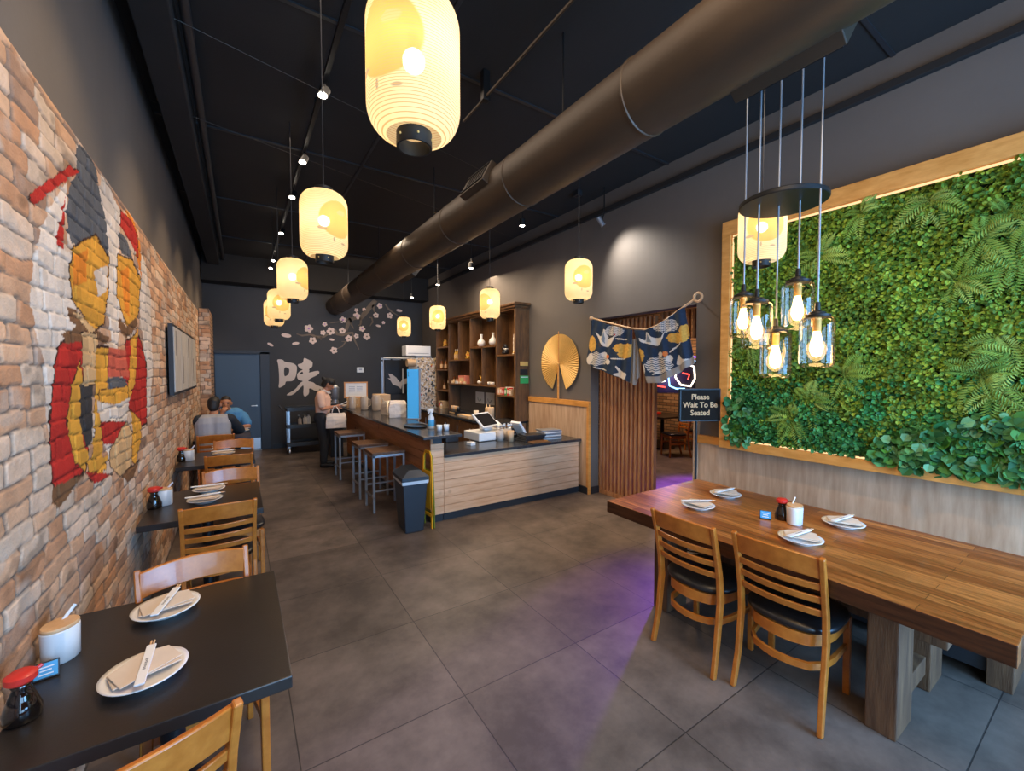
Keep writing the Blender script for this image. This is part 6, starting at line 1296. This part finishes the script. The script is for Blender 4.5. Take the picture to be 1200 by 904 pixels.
# --- worker standing at the bar end, looking down at a phone
wp = onZ(373, 549, 0); W0 = thing('person', 'worker in a peach shirt and black trousers looking down at a phone', 'person', (1.25, 8.22, 0), R(-112))
hc = V3(0, .10, 1.49); hp, HX = head_parts(hc, 8, -32)
aL = [V3(-.17, .0, 1.31), V3(-.215, .03, 1.06), V3(-.07, .235, 1.07)]; aR = [V3(.17, .0, 1.31), V3(.225, .05, 1.07), V3(.06, .25, 1.10)]
body = [('c', (0, .03, 1.30), (0, .07, 1.43), .055, .05), ('c', (-.12, 0, 1.30), (.12, 0, 1.30), .065, .065), ('c', (0, 0, .98), (0, .0, 1.24), .09, .095), ('c', (-.05, 0, .98), (-.05, .0, 1.22), .085, .09), ('c', (.05, 0, .98), (.05, .0, 1.22), .085, .09), ('c', (-.07, -.01, .90), (.07, -.01, .90), .115, .115),
        ('c', (-.09, 0, .86), (-.10, .03, .47), .085, .055), ('c', (-.10, .03, .47), (-.11, -.02, .09), .056, .036), ('c', (.09, 0, .86), (.10, .04, .47), .085, .055), ('c', (.10, .04, .47), (.12, .03, .09), .056, .036),
        ('c', (-.11, -.03, .05), (-.12, .12, .035), .036, .03), ('c', (.12, .02, .05), (.14, .17, .035), .036, .03),
        ('c', aL[0], aL[1], .05, .038), ('c', aL[1], aL[2], .038, .026), ('c', aR[0], aR[1], .05, .038), ('c', aR[1], aR[2], .038, .026)]
body += hp + hand_parts(aL[2], (.75, .6, .15), (0, .3, 1), .5) + hand_parts(aR[2], (-.55, .75, .2), (0, .3, 1), .6)
blob('body', 'skin', body, W0, .0075); face_bits(HX, W0)
hx = lambda x, y, z: tuple(HX @ Vector((x, y, z)))
blob('hair', 'hair', [('c', hx(0, -.03, .035), hx(0, .012, .062), .088, .082), ('c', hx(0, -.055, -.02), hx(0, -.04, .04), .066, .08), ('c', hx(0, -.115, .055), hx(0, -.13, .06), .036, .034), ('c', hx(-.055, .02, .07), hx(.055, .02, .07), .045, .045)], W0, .009)
sh = lambda k: [('c', (-.13, 0, 1.315), (.13, 0, 1.315), .078, .078), ('c', (-.05, 0, .97), (-.055, .0, 1.25), .108, .115), ('c', (.05, 0, .97), (.055, .0, 1.25), .108, .115), ('c', (0, .02, .97), (0, .03, 1.24), .105, .112), ('c', aL[0], aL[0] + (aL[1] - aL[0]) * .72, .068, .066), ('c', aR[0], aR[0] + (aR[1] - aR[0]) * .72, .068, .066), ('c', (0, .02, 1.34), (0, .045, 1.385), .066, .06)]
blob('shirt', 'pinkshirt', sh(0), W0, .009)
blob('trousers', 'blacktrousers', [('c', (-.07, -.01, .90), (.07, -.01, .90), .138, .138), ('c', (-.09, 0, .86), (-.10, .03, .47), .108, .078), ('c', (-.10, .03, .47), (-.11, -.02, .12), .078, .062), ('c', (.09, 0, .86), (.10, .04, .47), .108, .078), ('c', (.10, .04, .47), (.12, .03, .12), .078, .062)], W0, .011)
for a, b in (((-.11, -.04, .05), (-.12, .13, .04)), ((.12, .01, .05), (.14, .18, .04))): blob('shoe', 'shoe', [('c', a, b, .05, .038)], W0, .008)
a = MB().cbox((.02, .36, 1.15), (.075, .15, .01), (R(25), 0, R(10))).build('phone', 'whiteplastic', bevel=.004); a.parent = None; a.matrix_world = Matrix.Translation(W0.location) @ Matrix.Rotation(R(-112), 4, 'Z'); tag(a, 'white phone in the hands of the standing worker', 'phone')
bpy.context.view_layer.update()
bgp = Matrix.Translation(W0.location) @ Matrix.Rotation(R(-112), 4, 'Z') @ Vector((.08, .30, 0))
g = bag(391, 500, .34, .18, .26, 'white carrier bag hanging from the arm of the standing worker', 0, 'bag', handles=False, at=(1.44, 8.02, .72)); g.rotation_euler = (0, 0, R(-10))
for s in (-1, 1): MB().tube([(-.07, s * .03, .255), (-.055, s * .02, .33), (-.03, 0, .385), (.0, 0, .385), (.04, s * .02, .33), (.06, s * .03, .255)], .008, 8).build('handle', 'bag', g, smooth=True)

MB().tube([(-.05, .125, 1.33), (-.065, .09, 1.37), (-.055, .0, 1.40), (0, -.04, 1.41), (.055, .0, 1.40), (.065, .09, 1.37), (.05, .125, 1.33)], .016, 8).build('collar', 'paper', W0, smooth='all')
for k_ in range(5): MB().ball((.0, .150 - .001 * k_, 1.28 - .06 * k_), .007, 8, 6).build('button', 'whitepaper', W0, smooth='all')
MB().lathe([(.128, .93), (.134, .94), (.134, .975), (.126, .985)], 28, sx=1.08, sy=.98).build('belt', 'vinyl', W0, smooth=True)
# --- seated person in grey, seen from behind
def seated(name, lab, loc, rz, skin, hcen, yaw, pitch, aL, aR, lean, shirt, sleeve, handL, handR, hair_extra=()):
    o = thing('person', lab, 'person', loc, rz); hp, X = head_parts(hcen, yaw, pitch); ly = lean; hip = V3(0, -.02, .56); chest = V3(0, ly, .98)
    b = [('c', hip + V3(-.07, 0, 0), hip + V3(.07, 0, 0), .11, .11), ('c', hip + V3(-.05, 0, .1), chest + V3(-.06, 0, 0), .10, .105), ('c', hip + V3(.05, 0, .1), chest + V3(.06, 0, 0), .10, .105), ('c', aL[0] + V3(.04, 0, 0), aR[0] - V3(.04, 0, 0), .07, .07), ('c', chest + V3(0, .02, .08), Vector(hcen) + V3(0, -.015, -.06), .06, .052),
         ('c', (-.10, .0, .54), (-.12, .40, .53), .085, .06), ('c', (-.12, .40, .53), (-.12, .40, .09), .058, .038), ('c', (.10, .0, .54), (.12, .40, .53), .085, .06), ('c', (.12, .40, .53), (.12, .36, .09), .058, .038), ('c', (-.12, .40, .05), (-.12, .52, .04), .04, .032), ('c', (.12, .36, .05), (.13, .48, .04), .04, .032),
         ('c', aL[0], aL[1], .052, .04), ('c', aL[1], aL[2], .04, .028), ('c', aR[0], aR[1], .052, .04), ('c', aR[1], aR[2], .04, .028)] + hp + hand_parts(aL[2], *handL) + hand_parts(aR[2], *handR)
    blob('body', skin, b, o, .0078); face_bits(X, o); h = lambda x, y, z: tuple(X @ Vector((x, y, z)))
    blob('hair', 'hair', [('c', h(0, -.028, .050), h(0, -.004, .070), .082, .072), ('c', h(0, -.045, -.02), h(0, -.03, .04), .070, .078)] + [('c', h(*a_), h(*b_), r1, r2_) for a_, b_, r1, r2_ in hair_extra], o, .009)
    blob('shirt', shirt, [('c', hip + V3(-.07, 0, .0), chest + V3(-.08, 0, .02), .132, .138), ('c', hip + V3(.07, 0, .0), chest + V3(.08, 0, .02), .132, .138), ('c', hip + V3(0, .02, .04), chest + V3(0, .02, .02), .13, .14), ('c', aL[0] + V3(.03, 0, 0), aR[0] - V3(.03, 0, 0), .083, .083)] + ([] if sleeve else [('c', aL[0], Vector(aL[0]).lerp(Vector(aL[1]), .75), .075, .072), ('c', aR[0], Vector(aR[0]).lerp(Vector(aR[1]), .75), .075, .072)]), o, .01)
    if sleeve:
        for A in (aL, aR): blob('sleeve', sleeve, [('c', A[0], A[1], .084, .062), ('c', A[1], Vector(A[1]).lerp(Vector(A[2]), .35), .062, .055)], o, .01)
    blob('trousers', 'blacktrousers', [('c', hip + V3(-.08, 0, -.01), hip + V3(.08, 0, -.01), .132, .132), ('c', (-.10, .0, .54), (-.12, .40, .53), .10, .078), ('c', (-.12, .40, .53), (-.12, .40, .12), .075, .06), ('c', (.10, .0, .54), (.12, .40, .53), .10, .078), ('c', (.12, .40, .53), (.12, .36, .12), .075, .06)], o, .011)
    for x, y in ((-.12, .40), (.12, .36)): blob('shoe', 'shoe', [('c', (x, y - .03, .05), (x, y + .13, .04), .05, .038)], o, .009)
    return o
seated('grey', 'seated person in a grey shirt with dark sleeves, back to camera', (-.33, 7.20, 0), R(2), 'skin', V3(.02, .13, 1.245), -14, -8, [V3(-.15, .04, 1.05), V3(-.15, .25, .84), V3(-.05, .45, .80)], [V3(.19, .05, 1.05), V3(.33, .24, .86), V3(.20, .46, .80)], .03, 'greyshirt', 'navysleeve', ((.5, .8, 0), (0, 0, 1), .4), ((-.5, .8, 0), (0, 0, 1), .4))
seated('blue', 'seated person in a blue tee facing the camera, hand at the mouth', (-.15, 8.42, 0), R(172), 'skin2', V3(.03, .16, 1.20), 8, -4, [V3(-.19, .05, .99), V3(-.28, .19, .83), V3(-.06, .42, .80)], [V3(.19, .05, .99), V3(.19, .31, .82), V3(.06, .29, 1.06)], .05, 'blueshirt', None, ((.8, .5, 0), (0, 0, 1), .4), ((-.35, -.15, .9), (.2, 1, .1), 1.2))
